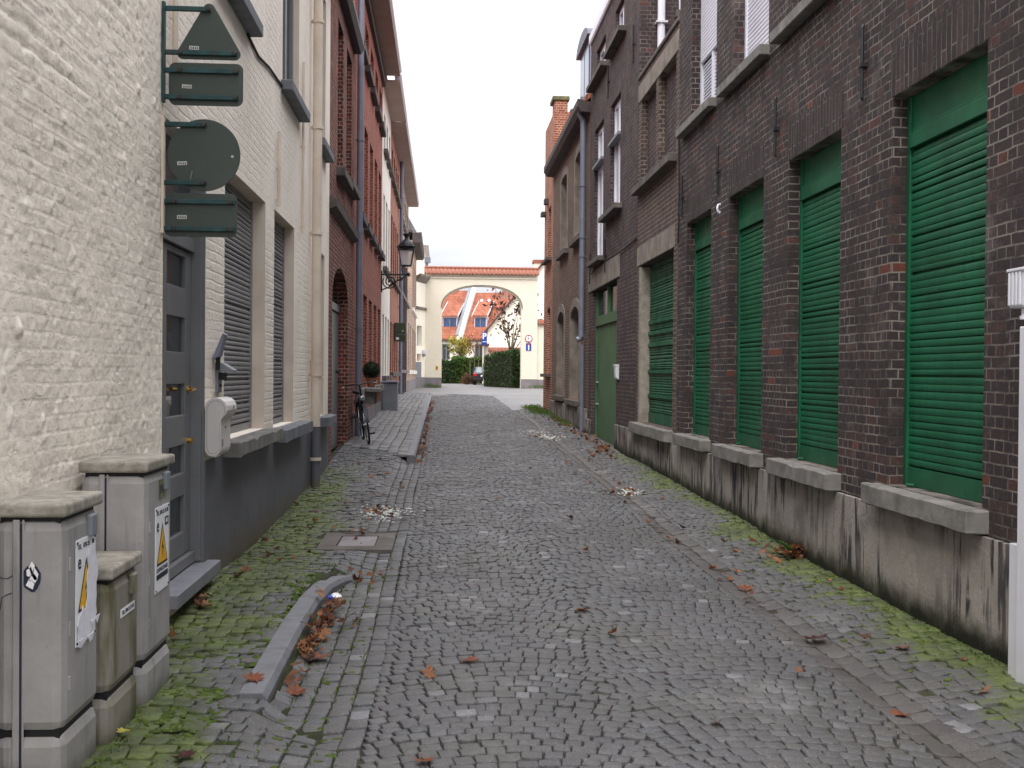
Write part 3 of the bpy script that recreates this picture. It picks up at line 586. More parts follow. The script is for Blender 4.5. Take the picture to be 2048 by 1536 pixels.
# low infill house with the green garage shutter
hB=thing('brick_house','low brick house with bricked-up upper windows above a wide dented green garage shutter','house',(RX,15.7,.15))
oG=op(14.45,17.0,.86,3.28,.2); o1=op(15.78,16.95,4.52,5.84,.16); o2=op(14.4,15.58,4.52,5.84,.16)
walls(hB,FR,14.204,17.176,-.4,6.2,[oG,o1,o2],'brick_infill')
w=shutter_window(hB,FR,oG,'green_paint',fw=.06,pitch=.04,rail=.16,irr=.28,w=-.13,sl=(14.36,17.6-.45,.7,.855),slout=.13,bul=.02)
for k,v in enumerate((1.25,1.62,2.02,2.2,2.37)): MB().fbox(FR,14.53,16.92,v,v+.05,-.15,-.122+.004*(k%2)).build('shutter_band','green_paint',w)
MB().fbox(FR,16.86,16.996,.86,3.26,-.19,.004).build('jamb_render','mortar_patch',hB)
MB().fbox(FR,14.38,17.17,3.285,3.58,-.19,.012).build('lintel','stone_trim',hB,bevel=.006)
MB().fbox(FR,14.25,17.17,5.845,6.12,-.15,.012).build('lintel','stone_trim',hB,bevel=.006)
sill(hB,FR,14.3,17.17,4.4,4.515,out=.12,mat='stone_dark')
m=MB(); m.fbox(FR,14.21,17.17,6.2,6.27,-.4,.03); m.build('coping','stone_dark',hB,bevel=.02)
for o in (o1,o2): MB().fbox(FR,o['u0'],o['u1'],o['v0'],o['v1'],-.3,-.1).build('infill','brick_dark_far',hB)
MB().fbox(FR,14.21,17.17,-.4,.71,.004,.028).build('plinth','plinth_cement',hB,bevel=.004)
m=MB(); m.fbox(FR,14.2,17.17,6.05,6.1,-.36,-.34); m.quad(FR.P(14.21,6.15,-.3),FR.P(17.17,6.15,-.3),FR.P(17.17,6.15,-7.),FR.P(14.21,6.15,-7.)); m.build('roof','roof_slate',hB)
# taller house with the green plank gate
hC=thing('brick_house','tall dark brick house with a green plank door under a pale stone lintel','house',(RX,20.,.25))
oD=op(19.2,22.4,.26,3.28,.16); cw=[op(18.98,20.12,4.55,6.52,.14),op(21.0,22.25,3.86,6.52,.14),op(18.72,19.66,7.5,8.1,.12),op(20.84,22.1,7.5,8.08,.12)]
walls(hC,FR,17.184,22.93,-.4,8.6,[oD]+cw,'brick_dark_far')
dr=MB()
for k in range(9): u=19.3+k*.33; dr.fbox(FR,u,u+.324,.3,2.55,-.14,-.1)
d=dr.build('door','green_dull',hC,bevel=.004,seg=1)
m=MB(); m.fbox(FR,19.21,19.295,.27,3.27,-.15,-.07); m.fbox(FR,22.28,22.39,.27,3.27,-.15,-.07); m.fbox(FR,19.3,22.28,2.56,2.75,-.15,-.06); m.fbox(FR,20.72,20.82,2.75,3.27,-.15,-.07); m.build('door_frame','green_dull',hC,bevel=.006)
MB().fbox(FR,19.3,22.28,2.75,3.27,-.155,-.12).build('transom_window','glass_dark',hC)
MB().cyl(FR.P(22.2,1.42,-.1),FR.P(22.2,1.42,-.06),.03,10).build('door_knob','chrome',d,smooth=True)
MB().cyl(FR.P(22.2,.98,-.1),FR.P(22.2,.98,-.06),.03,10).build('lock','chrome',d,smooth=True)
MB().fbox(FR,18.92,22.9,3.285,3.7,-.12,.02).build('lintel','stone_trim',hC,bevel=.012)
MB().fbox(FR,19.1,22.5,.1,.262,-.2,.14).build('doorstep','bluestone',hC,bevel=.01)
for a,b,c,dd in ((17.19,19.17,-.4,.72),(22.42,22.92,-.4,.66)): MB().fbox(FR,a,b,c,dd,.004,.035).build('plinth','plinth_cement',hC,bevel=.006)
for i,o in enumerate(cw):
    window(hC,FR,o,'white_pvc','glass_dark' if i>1 else 'glass_milky',fw=.09,trans=(.68,) if i<2 else (),mull=(.5,),w=-.07,sl=(o['u0']-.25,o['u1']+.55 if i!=1 else o['u1']+.1,o['v0']-.1,o['v0']-.005),slmat='stone_dark',slout=.14)
    if i<2: MB().fbox(FR,o['u0']-.01,o['u1']+.02,o['v0']+1.22-(.0 if i==0 else -.65),o['v0']+1.27-(0 if i==0 else -.65),-.08,.05).build('awning_box','lead_grey',hC)
for u,v in ((20.5,3.5),(22.6,3.45),(20.3,6.7),(17.6,6.6)):
    m=MB(); m.tube([FR.P(u,v,.03),FR.P(u,v+.62,.03)],.014,8); m.fbox(FR,u-.03,u+.03,v+.3,v+.33,0,.05); m.build('wall_anchor','black_iron',hC)
m=MB(); m.tube([FR.P(17.2,3.75,.014),FR.P(18.6,3.7,.02),FR.P(20.,3.72,.025),FR.P(22.8,3.66,.02)],.01,6); m.build('wall_cable','cable',hC)
MB().ext(FR,[(.003,8.46),(.003,8.62),(.05,8.64),(.05,8.5),(.03,8.46)],17.19,22.93).build('gutter','white_pvc',hC)
roof(hC,FR,17.19,22.92,8.62,2.6,ov=.0)
fS=Fr((RX,17.18,0),(1,0,0),(0,-1,0))   # its exposed side wall above the low house
m=MB(); m.tube([fS.P(.33,9.,.06),fS.P(.33,6.3,.06)],.06,12); o=m.build('downpipe','white_pvc',hC,smooth=True); MB().fbox(fS,.24,.42,7.1,7.13,.004,.14).build('pipe_bracket','white_metal',o)
MB().fbox(fS,.62,1.15,7.32,8.3,-.05,.02).build('side_window','white_pvc',hC); MB().fbox(fS,.55,1.2,7.2,7.31,-.05,.12).build('sill','stone_dark',hC)
t=thing('bell_box','small white box on the dark brick just beside the green plank door','box',(RX-.06,18.9,1.6))
m=MB(); m.ext(FR,[(.004,1.5),(.06,1.53),(.075,1.74),(.004,1.755)],18.84,19.04); m.build('case','white_metal',t,bevel=.01); MB().fbox(FR,18.835,19.045,1.735,1.765,.004,.082).build('lid','white_metal',t,bevel=.005)
# brown house with stone framed windows
hD=thing('brick_house','brown brick house with stone-framed arched windows, grey downpipe and zinc dormer','house',(RX,26.8,.45))
lo=[op(24.5,26.1,1.0,3.15,.24,.28),op(27.55,29.1,1.04,3.2,.24,.28)]; up=[op(24.25,25.4,4.68,6.6,.24,.1),op(27.1,28.4,4.68,6.6,.24,.1)]
walls(hD,FR,22.94,30.6,-.3,7.2,lo+up,'brick_brown')
for o in lo+up:
    window(hD,FR,o,'grey_paint','glass_dark',fw=.07,mull=(.5,),trans=(.7,),w=-.2,sl=(o['u0']-.3,o['u1']+.35,o['v0']-.13,o['v0']-.005),slmat='stone_dark',slout=.12)
    a,b,c,d,r=o['u0'],o['u1'],o['v0'],o['v1'],o['rise']; s=MB(); s.fbox(FR,a-.2,a+.003,c,d-r,-.19,.02); s.fbox(FR,b-.003,b+.2,c,d-r,-.19,.02)
    ar=arch_pts(a,b,d-r,r); br=arch_pts(a-.2,b+.2,d-r,r+.2)
    for i in range(len(ar)-1):
        A,B_,C_,D_=ar[i],ar[i+1],br[i+1],br[i]; s.prism([FR.P(A[0],A[1]-.004,-.19),FR.P(B_[0],B_[1]-.004,-.19),FR.P(*C_,-.19),FR.P(*D_,-.19)],FR.n*.21)
    s.build('window_surround','stone_trim',hD)
MB().fbox(FR,22.95,30.59,-.3,.86,.004,.06).build('plinth','plinth_cement',hD,bevel=.01)
pipe(hD,FR,23.3,2.3,7.0,.065,.1,'zinc',(2.4,4.1,4.5,5.6),shoe=True); pipe(hD,FR,23.3,.3,2.2,.045,.08,'zinc',())
m=MB(); m.ext(FR,[(0,7.08),(0,7.3),(.27,7.36),(.27,7.22),(.2,7.1)],22.95,30.7); m.build('gutter','cornice_dark',hD)
m=MB(); m.tube([FR.P(23.3,7.15,.2),FR.P(23.3,7.05,.15),FR.P(23.3,6.95,.1)],.06,12); m.build('pipe_elbow','zinc',hD,smooth=True)
roof(hD,FR,22.95,30.55,7.3,3.6,ov=.1,mat='roof_tile')
m=MB(); m.fbox(FR,26.4,28.4,7.9,9.75,-1.9,-.45); m.build('dormer_wall','zinc',hD); 
ar=arch_pts(26.25,28.55,9.75,.35,10); m=MB(); m.prism([FR.P(p,q,-.35) for p,q in ar],FR.n*-1.9); m.build('dormer_roof','slate',hD)
m=MB(); m.fbox(FR,26.6,27.35,8.2,9.6,-.46,-.43); m.fbox(FR,27.45,28.2,8.2,9.6,-.46,-.43); m.build('dormer_window','glass_blue',hD)
# far right corner house with stepped gable
hE=thing('brick_house','orange brick corner house with a stepped gable and chimney stub at the street end','house',(RX,32.,.5))
eo=[op(31.2,32.1,1.6,3.5,.2,.12),op(31.2,32.1,4.9,6.4,.2)]
walls(hE,FR,30.61,33.2,-.3,8.9,eo,'brick_orange')
for o in eo: window(hE,FR,o,'cornice_dark','glass_dark',sl=(o['u0']-.25,o['u1']+.45,o['v0']-.1,o['v0']-.005),slmat='stone_dark',slout=.16,mull=(.5,))
m=MB(); m.fbox(FR,30.63,31.3,8.9,9.22,-.38,-.02); m.build('chimney','brick_orange',hE); MB().fbox(FR,30.58,31.36,9.22,9.34,-.43,.05).build('chimney_cap','cap_moss',hE,bevel=.02)
m=MB(); m.fbox(FR,30.6,33.22,8.9,9.0,-4.,-.46); m.build('coping','cap_moss',hE,bevel=.02)
m=MB()
for k in range(4): m.fbox(FR,30.604-.04,30.606,8.0-k*.35,8.3-k*.35,-1.6-k*.1,-.6)
m.build('tile_hanging','roof_tile_dark',hE,bevel=.01); roof(hE,FR,31.,33.2,8.8,1.6,ov=-.4)
m=MB(); m.fbox(FR,32.7,33.1,6.3,6.42,0,.14); m.fbox(FR,32.,32.3,6.55,6.7,0,.12); m.build('cornice_stub','cornice_dark',hE)
# ------------------------------------------------------------------ left side
# nearest: lumpy whitewashed wall, modelled relief
h0=thing('rendered_house','nearest whitewashed house with lumpy brick relief and no windows','house',(LX,4.,0))
def relief():
    us=[-2+.4*i for i in range(13)]+[3.2+.0135*i for i in range(int(3.39/.0135))]+[6.594]
    vs=[-.3,.2,.5]+[.8+.0135*i for i in range(int(3.4/.0135))]+[4.3,4.7,5.2,5.8,6.5,7.3]
    mb=MB(); nu=len(us); N=noise.noise
    def hgt(u,v):
        d1=N((u*1.1,v*1.1,1.)); d2=N((u*2.6,v*2.6,5.)); 
        vv=v+.022*N((u*2.2,v*2.2,9.))+.009*N((u*8,v*8,2.)); r=vv/.082; j=math.floor(r); fr_=r-j
        uu=u+.02*N((u*3,v*3,4.))+(.105 if j%2 else 0.)+.05*N((j*7.3,1.7,.2)); s=uu/(.21 if j%3 else .13); fu=s-math.floor(s)
        jv=min(fr_,1-fr_)*.082; ju=min(fu,1-fu)*(.21 if j%3 else .13); e=min(jv,ju*1.3)
        e=1-min(1.,e/.02); e=e*e*(3-2*e); cell=N((math.floor(s)*5.1,j*3.7,.5))
        # brickwork shows in the upper and far-left parts, thick render lower down
        b=max(0.,min(1.,(v-1.75+.5*d1)*.8))*max(0.,min(1.,(6.0-u+.5*d2)*.9)); b=max(b,.05)
        br=max(0.,min(1.,.55+1.5*N((u*3.3,v*6.,21.))+.5*N((u*9,v*13,23.)))); e=e*br
        if jv>ju*1.3: e*=.35
        h=-.0065*e*b+.0025*cell*b+.007*d2+.006*d1+.004*N((u*9,v*9,3.))+.003*N((u*19,v*23,8.))+.0022*N((u*41,v*47,6.))
        lump=N((u*14,v*14,12.)); 
        if lump>.4: h+=.03*(lump-.4)
        pit=N((u*17,v*26,31.)); h-=.03*max(0.,pit-.42)
        # trowel sweeps
        h+=.0007*math.sin(95*(v+.12*math.sin(u*2.4+d1*3)+.03*d2)+5*N((u*3,v*3,2.)))*(1-b)*max(0.,N((u*1.7,v*1.9,40.))+.3)
        return h
    for v in vs:
        for u in us:
            edge=max(0.,(u-6.54)/.06); mb.v.append(FL.P(u,v,hgt(u,v)-.02*edge*edge))
    mb.f=[(j*nu+i,j*nu+i+1,(j+1)*nu+i+1,(j+1)*nu+i) for j in range(len(vs)-1) for i in range(nu-1)]; mb.mi=[0]*len(mb.f)
    P=FL.P; mb.quad(P(6.594,-.3,-.018),P(6.594,7.3,-.018),P(6.594,7.3,-.34),P(6.594,-.3,-.34)); mb.quad(P(-2,-.3),P(-2,7.3),P(-2,7.3,-.34),P(-2,-.3,-.34)); mb.quad(P(-2,7.3),P(6.594,7.3),P(6.594,7.3,-.3),P(-2,7.3,-.3))
    mb.fbox(FL,-1.99,6.59,-.3,7.28,-.34,-7.)
    return mb.build('wall','white_rough',h0,smooth=True,sharp=80)
relief(); roof(h0,FL,-2,6.59,7.3,2.4)
MB().ext(FL,[(.02,7.16),(.02,7.3),(.18,7.3),(.18,7.22),(.1,7.16)],-2,6.59).build('gutter','zinc',h0)
# white house with grey door and shutters
h1=thing('rendered_house','white painted brick house with grey door, grey shutters and grey-blue plinth','house',(LX,11.3,.1))
oDr=op(6.603,7.76,.255,3.1,.12); lw=[op(8.44,10.32,1.07,3.16,.14),op(10.88,12.3,1.04,3.18,.13),op(14.32,15.4,1.0,3.2,.16)]; uw=[op(8.0,9.3,4.52,6.7,.16),op(11.35,12.6,4.55,6.7,.16),op(14.4,15.4,4.62,6.7,.16)]
walls(h1,FL,6.6,16.03,-.3,7.25,[oDr]+lw+uw,'white_brick')
m=MB(); m.fbox(FL,6.62,7.05,.36,2.4,-.13,-.085); m.fbox(FL,7.56,7.72,.36,2.4,-.13,-.085)
pz=[(.51,.76),(.91,1.1),(1.3,1.51),(1.72,1.95),(2.15,2.36)]; zl=.36
for a,b in pz+[(2.4,2.4)]: 
    m.fbox(FL,7.05,7.56,zl,a,-.13,-.085); zl=b
d=m.build('door','grey_paint',h1,bevel=.005)
for a,b in pz: MB().fbox(FL,7.052,7.558,a,b,-.125,-.112).build('pane','glass_dark',d)
m=MB(); m.fbox(FL,7.724,7.757,.28,3.095,-.13,-.015); m.fbox(FL,7.7555,7.762,.27,3.095,-.13,.003); m.fbox(FL,6.606,7.72,2.41,2.5,-.13,-.06); m.fbox(FL,6.606,7.72,.28,.352,-.13,-.05); m.build('door_frame','grey_paint',h1,bevel=.006)
MB().fbox(FL,6.606,7.72,2.5,3.09,-.125,-.1).build('transom_window','glass_dark',h1)
m=MB(); m.cyl(FL.P(7.63,1.47,-.085),FL.P(7.63,1.47,-.03),.012,8); m.tube([FL.P(7.63,1.47,-.035),FL.P(7.58,1.475,-.028),FL.P(7.5,1.47,-.035)],.011,8); m.lathe([(.0,0),(.028,.0),(.028,.006),(0,.008)],FL.P(7.63,1.47,-.084),12,axis='x'); m.build('handle','brass',d,smooth=True)
m=MB(); m.cyl(FL.P(7.63,1.12,-.085),FL.P(7.63,1.12,-.05),.018,10); m.build('lock','brass',d,smooth=True)
MB().fbox(FL,6.605,7.86,.18,.268,-.12,.1).build('doorstep','bluestone',h1,bevel=.008)
m=MB(); m.fbox(FL,7.765,16.025,-.3,.97,.003,.012); m.build('plinth','plinth_grey_blue',h1)
sl=[(8.32,10.54,.95,1.065),(10.79,12.93,.9,1.03),(14.75,15.82,.86,.99)]
for i,(o,s) in enumerate(zip(lw,sl)):
    w=shutter_window(h1,FL,o,'grey_shutter',fw=.04,pitch=.042,rail=.06,irr=.03,sl=s,slmat='stone_sill' if i==0 else 'grey_sill',slout=.15,w=-o['dep']+.03,bul=.01,gap=.22)
    a,b,c,dd=o['u0'],o['u1'],o['v0'],o['v1']; m=MB(); m.fbox(FL,b-.002,b+.001,c,dd,-o['dep'],.003); m.fbox(FL,a,b,dd-.002,dd+.002,-o['dep'],.002); m.build('painted_jamb','cream_paint',h1)
for o in uw:
    window(h1,FL,o,'grey_paint','glass_dark',fw=.1,mull=(.5,),w=-.06,sl=(o['u0']-.1,o['u1']+.12,o['v0']-.11,o['v0']-.005),slmat='grey_sill',slout=.12)
    MB().fbox(FL,o['u1']-.002,o['u1']+.001,o['v0'],o['v1'],-.055,.003).build('painted_jamb','cream_paint',h1)
m=MB(); m.tube([FL.P(9.3,4.4,.01),FL.P(9.8,4.36,.014),FL.P(10.4,4.43,.014),FL.P(11.3,4.48,.012)],.012,6); m.build('wall_cable','cable',h1)
for u,a,b in ((10.95,3.22,3.95),(12.8,3.2,5.15),(6.75,3.3,5.3)): pipe(h1,FL,u,a,b,.016,.03,'cream_paint',(a+.06,(a+b)/2),name='conduit')
p=pipe(h1,FL,13.7,.92,7.1,.058,.09,'cream_paint',(1.56,1.72,3.3,4.6,5.9)); 
q=pipe(h1,FL,13.7,.08,.91,.06,.09,'plinth_grey_blue',(.52,),name='lower_downpipe',shoe=True); MB().cyl(FL.P(13.7,.5,.09),FL.P(13.7,.54,.09),.075,14).build('collar','cream_paint',q,smooth=True)
m=MB(); m.cyl(FL.P(13.7,1.58,.09),FL.P(13.7,1.7,.09),.068,14); m.build('collar','cream_paint',p,smooth=True)
MB().ext(FL,[(.0,7.12),(.0,7.3),(.24,7.3),(.26,7.2),(.16,7.12)],6.61,16.2).build('gutter','slate',h1); roof(h1,FL,6.61,16.02,7.26,2.4,ov=0)
# dark red house with the arched doorway
h2=thing('brick_house','dark red brick house with a deep arched doorway between white house and grey downpipe','house',(LX,18.3,.2))
oA=op(16.55,19.3,.2,3.25,.2,.55); l2=[op(17.2,18.1,4.75,7.08,.16),op(18.75,19.75,4.85,7.08,.16)]
walls(h2,FL,16.04,20.36,-.2,7.45,[oA]+l2,'brick_maroon',cap=.5)
m=MB(); [m.fbox(FL,16.6+k*.27,16.865+k*.27,.3,2.6,-.21,-.165) for k in range(10)]; d=m.build('door','grey_paint',h2,bevel=.004); MB().cyl(FL.P(18.9,1.6,-.17),FL.P(18.9,1.6,-.1),.03,10).build('handle','black_iron',d)
m=MB(); m.fbox(FL,16.6,19.28,2.62,2.74,-.21,-.14); m.build('door_frame','grey_paint',h2); MB().fbox(FL,16.58,19.28,2.74,3.24,-.22,-.175).build('transom_window','glass_dark',h2)
for o in l2: window(h2,FL,o,'cornice_dark','glass_dark',fw=.08,mull=(.5,),trans=(.65,),w=-.1,sl=(o['u0']-.15,o['u1']+.4,o['v0']-.14,o['v0']-.005),slmat='stone_dark',slout=.14)
MB().ext(FL,[(0,3.95),(0,4.14),(.12,4.1),(.1,4.0)],16.05,20.35).build('string_course','stone_dark',h2)
MB().fbox(FL,16.5,19.35,.0,.215,-.4,.1).build('doorstep','bluestone',h2,bevel=.01)
MB().ext(FL,[(-.02,7.4),(-.02,7.56),(.17,7.6),(.18,7.5),(.12,7.4)],16.1,20.3).build('gutter','black_iron',h2); roof(h2,FL,16.05,20.35,7.46,2.2,ov=0)
# long red house with five bays
h3=thing('brick_house','long red brick house with three rows of narrow recessed windows','house',(LX,25.,.35))
far=[22.35,24.05,25.75,27.5,29.15]; o3=[]
for f in far: o3+= [op(f-1.05,f,1.28,3.22,.24),op(f-1.05,f,4.68,6.72,.24),op(f-1.05,f,7.95,8.85,.22)]
walls(h3,FL,20.37,29.58,-.1,9.5,o3,'brick_red')
for i,o in enumerate(o3): window(h3,FL,o,'cornice_dark','glass_dark',fw=.07,mull=(.5,),w=-.2,sl=(o['u0']-.1,o['u1']+.1,o['v0']-.16,o['v0']-.005) ,slmat='stone_sill' if i%3==0 else 'cornice_dark',slout=.12)
MB().fbox(FL,20.38,29.57,-.1,.82,.004,.02).build('plinth','plinth_far',h3)
pipe(h3,FL,20.6,.35,9.4,.06,.09,'zinc',(.8,2.4,4.2,5.9,7.6))
MB().fbox(FL,20.4,29.57,9.2,9.5,.003,.08).build('cornice','cornice_dark',h3)
def eave(h,u0,u1,v,out=.46): 
    m=MB(); m.ext(FL,[(.0,v),(.0,v+.05),(out,v+.05),(out,v)],u0,u1); e=m.build('eave','soffit',h); m=MB(); m.ext(FL,[(out-.14,v+.06),(out-.16,v+.2),(out+.04,v+.2),(out+.04,v+.1),(out,v+.06)],u0,u1); m.build('gutter','white_metal',e)
eave(h3,20.4,29.57,9.5); roof(h3,FL,20.4,29.57,9.56,2.4,ov=.2)
def lhouse(label,u0,u1,top,ops,mat,plinth=.75,pl='plinth_far',slm='stone_dark',ov=.46,base=.5,fr='cornice_dark',eav=True,pc=True):
    h=thing('rendered_house' if 'render' in mat else 'brick_house',label,'house',(LX,(u0+u1)/2,base)); walls(h,FL,u0,u1,-.1,top,ops,mat)
    for o in ops: window(h,FL,o,fr,'glass_dark',fw=.07,mull=(.5,),w=-o['dep']+.04,sl=(o['u0']-.1,o['u1']+.12,o['v0']-.14,o['v0']-.005),slmat=slm,slout=.12)
    MB().fbox(FL,u0+.003,u1-.003,-.1,base+.62,.004,.03).build('plinth',pl,h)
    if eav: eave(h,u0+.003,u1-.003,top,ov)
    roof(h,FL,u0+.003,u1-.003,top+.06,2.4,ov=.1); return h
h4=lhouse('narrow white rendered house squeezed between two red brick houses',29.585,34.3,9.35,[op(a,a+.8,b,c,.14) for a in (30.3,31.7,33.1) for b,c in ((1.5,3.2),(4.5,6.5),(7.7,8.7))],'white_render')
h5=lhouse('rust coloured brick house with a dark downpipe beyond the narrow white house',34.31,41.0,9.3,[op(a,a+1.,b,c,.2) for a in (34.8,36.3,37.8,39.3) for b,c in ((1.6,3.2),(4.6,6.6),(7.7,8.7))],'brick_rust')
pipe(h5,FL,40.6,.8,9.3,.07,.1,'zinc',(2.,4.,6.,8.))
h6=lhouse('tall pale brick house with the far overhanging eave above the wall lantern',41.01,51.9,9.35,[op(a,a+1.1,b,c,.22) for a in (41.8,43.6,45.4,47.2,49.,50.4) for b,c in ((1.7,3.4),(4.7,6.8),(7.6,8.8))],'brick_buff',slm='stone_trim')
for u in (42.9,44.8,46.7): pipe(h6,FL,u,.7,6.,.05,.08,'cornice_dark',())
h7=thing('brick_house','lower brown brick house with a heavy dark box cornice near the gateway','house',(LX,60.,.6))
o7=[op(a,a+1.3,b,c,.25) for a in (59.6,61.8,64.,66.2) for b,c in ((1.7,4.),(5.1,7.6))]; o7b=[op(a,a+1.3,1.7,4.,.25) for a in (53.,55.6)]
walls(h7,FL,58.6,68.,.0,8.6,o7,'brick_buff'); walls(h7,FL,51.92,58.59,.0,5.6,o7b,'brick_buff',name='lower_wing'); o7+=o7b
for o in o7: window(h7,FL,o,'stone_trim','glass_dark',fw=.09,mull=(.5,),trans=(.6,),w=-.2,sl=(o['u0']-.15,o['u1']+.2,o['v0']-.2,o['v0']-.005),slmat='white_render',slout=.1)
MB().ext(FL,[(0,8.5),(0,9.0),(.48,9.05),(.48,8.66),(.4,8.5)],58.7,68.1).build('cornice','cornice_dark',h7); roof(h7,FL,58.65,67.95,9.,1.,ov=0,mat='roof_slate')
MB().fbox(FL,51.93,67.99,.0,1.2,.004,.04).build('plinth','plinth_far',h7)
# ------------------------------------------------------------------ the gateway and what lies round it
GY=70.; Z0=.62; FA=Fr((0,GY,0),(1,0,0),(0,-1,0))
ga=thing('gateway','cream painted brick gateway with a wide basket arch and a red pantile ridge','gateway',(2.5,GY,Z0))
oa=op(-.06,5.0,.3,7.12,.85,1.4,2.25)
m=MB(); facade(m,FA,-1.1,6.02,.3,7.86,[oa],.85)
fb=Fr((0,GY+.85,0),(1,0,0),(0,1,0)); facade(m,fb,-1.1,6.02,.3,7.86,[op(-.06,5.,.3,7.12,.0,1.4,2.25)],0.)
m.build('wall','brick_cream',ga)
m=MB(); ar=arch_pts(-.06,5.,5.72,1.4,26,2.25); br=arch_pts(-.13,5.07,5.72,1.47,26,2.25)
for i in range(len(ar)-1): m.prism([FA.P(*ar[i],.002),FA.P(*ar[i+1],.002),FA.P(*br[i+1],.002),FA.P(*br[i],.002)],FA.n*.05)
m.build('arch_moulding','stone_trim',ga)
m=MB(); m.fbox(FA,-1.1,-.06,.3,1.28,.004,.03); m.fbox(FA,5.0,6.02,.3,1.22,.004,.03); m.build('plinth','plinth_far',ga)
MB().fbox(FA,-1.1,6.02,7.58,7.66,.003,.07).build('string_course','brick_cream',ga)
def pantiles(name,fr,u0,u1,v0,v1,w0,w1,parent,back=None,pitch=.25):
    m=MB(); n=int((u1-u0)/pitch)*6; cols=[]
    for i in range(n+1):
        u=u0+(u1-u0)*i/n; ph=(u-u0)/pitch*2*PI; b=.045*math.sin(ph)+.02*math.sin(2*ph+.6)
        cols.append([(u,v0+b,w0),(u,(v0+v1)/2+b+.02,(w0+w1)/2),(u,(v0+v1)/2+b-.015,(w0+w1)/2-.01),(u,v1+b*.4,w1)]+([(u,v0+b,back)] if back is not None else [(u,v1-.1,w1-.02)]))
    for c in cols: m.v+= [fr.P(*p) for p in c]
    k=len(cols[0]); m.f=[(i*k+j,(i+1)*k+j,(i+1)*k+j+1,i*k+j+1) for i in range(n) for j in range(k-1)]; m.mi=[0]*len(m.f)
    o=m.build(name,'pantile',parent,smooth=True); s=o.modifiers.new('thick','SOLIDIFY'); s.thickness=.03
    return o
pantiles('tile_ridge',FA,-1.2,6.1,7.86,8.28,.28,-.42,ga,back=-1.15)
m=MB(); m.tube([FA.P(-1.2,8.3,-.42),FA.P(6.1,8.3,-.42)],.09,8); m.build('ridge_cap','pantile',ga,smooth=True)
# cream returns on both sides
gl=thing('garden_wall','cream wall with classical cornice joining the brown brick house to the gateway','wall',(-1.4,69.,Z0))
p0=Vector((-1.68,68.02,0)); p1=Vector((-1.11,69.97,0)); du=(p1-p0); L=du.length; du.normalize(); fgl=Fr(p0,du,(du.y,-du.x,0))
ogl=[op(.3,1.3,3.25,4.5,.3),op(.35,1.2,2.3,2.75,.2)]
m=MB(); facade(m,fgl,0,L,.3,7.4,ogl,.5); m.fbox(fgl,.02,L-.02,.3,7.38,-.5,-.9); m.build('wall','cream_render',gl)
m=MB(); m.ext(fgl,[(0,7.2),(0,7.55),(.3,7.7),(.3,7.58),(.1,7.3)],0,L); m.ext(fgl,[(0,5.5),(0,5.7),(.12,5.66),(.1,5.52)],0,L); m.build('cornice','stone_trim',gl)
m=MB(); m.fbox(fgl,.3,1.3,3.25,4.5,-.49,-.28); m.build('window','grey_paint',gl); MB().fbox(fgl,.35,1.2,2.3,2.75,-.49,-.19).build('niche','brick_orange',gl)
MB().fbox(fgl,0,L,.3,1.3,.004,.03).build('plinth','plinth_far',gl); MB().fbox(fgl,.1,1.2,1.3,2.25,.004,.02).build('render_patch','lead_grey',gl)
gr=thing('garden_wall','low cream wall under pantiles running right from the gateway','wall',(8.,GY+.3,Z0)); fgr=Fr((0,GY+.25,0),(1,0,0),(0,-1,0))
m=MB(); facade(m,fgr,6.03,16.,.3,4.72,[op(6.9,7.6,1.4,3.2,.25,.35)],.4); m.fbox(fgr,6.04,15.99,.3,4.7,-.4,-.5); m.build('wall','brick_cream',gr)
MB().fbox(fgr,6.9,7.6,1.4,3.2,-.39,-.24).build('niche','cream_render',gr)
MB().fbox(fgr,6.03,15.99,.3,1.2,.004,.03).build('plinth','plinth_far',gr); pantiles('tile_cap',fgr,6.03,16.,4.74,5.08,.2,-.25,gr,back=-.6)
# signs on the right pier
t=thing('traffic_sign','round white height limit sign with red ring on the gateway pier, above a blue sign','traffic sign',(5.47,GY-.04,3.8))
m=MB(); m.lathe([(0,.0),(.235,.0),(.24,-.012),(0,-.012)],(5.47,GY-.03,3.81),28,axis='y'); m.build('plate','sign_white',t)
m=MB(); 
for i in range(28):
    q0,q1=2*PI*i/28,2*PI*(i+1)/28; P=lambda q,r:(5.47+r*math.cos(q),GY-.046,3.81+r*math.sin(q)); m.quad(P(q0,.19),P(q1,.19),P(q1,.24),P(q0,.24))
m.build('ring','red_paint',t)
m=MB(); m.add([(5.43,GY-.048,3.99),(5.51,GY-.048,3.99),(5.47,GY-.048,3.93)],[(0,1,2)]); m.add([(5.43,GY-.048,3.63),(5.51,GY-.048,3.63),(5.47,GY-.048,3.69)],[(0,1,2)]); m.build('arrowheads','ink',t)
text('3',.2,'lettering','ink',t,(5.43,GY-.048,3.81),(1,0,0),(0,0,1),bold=.004); text('5m',.09,'lettering','ink',t,(5.54,GY-.048,3.8),(1,0,0),(0,0,1))
MB().fbox(FA,5.44,5.5,3.2,4.,.001,.016).build('bracket','lead_grey',t)
t=thing('traffic_sign','blue dead end sign with white stem on the gateway pier, under the round sign','traffic sign',(5.47,GY-.04,3.25))
MB().fbox(FA,5.3,5.64,3.04,3.51,.018,.03).build('plate','sign_blue',t,bevel=.003); MB().fbox(FA,5.43,5.51,3.08,3.4,.031,.034).build('stem','sign_white',t); MB().fbox(FA,5.39,5.55,3.4,3.47,.031,.035).build('bar','red_paint',t)
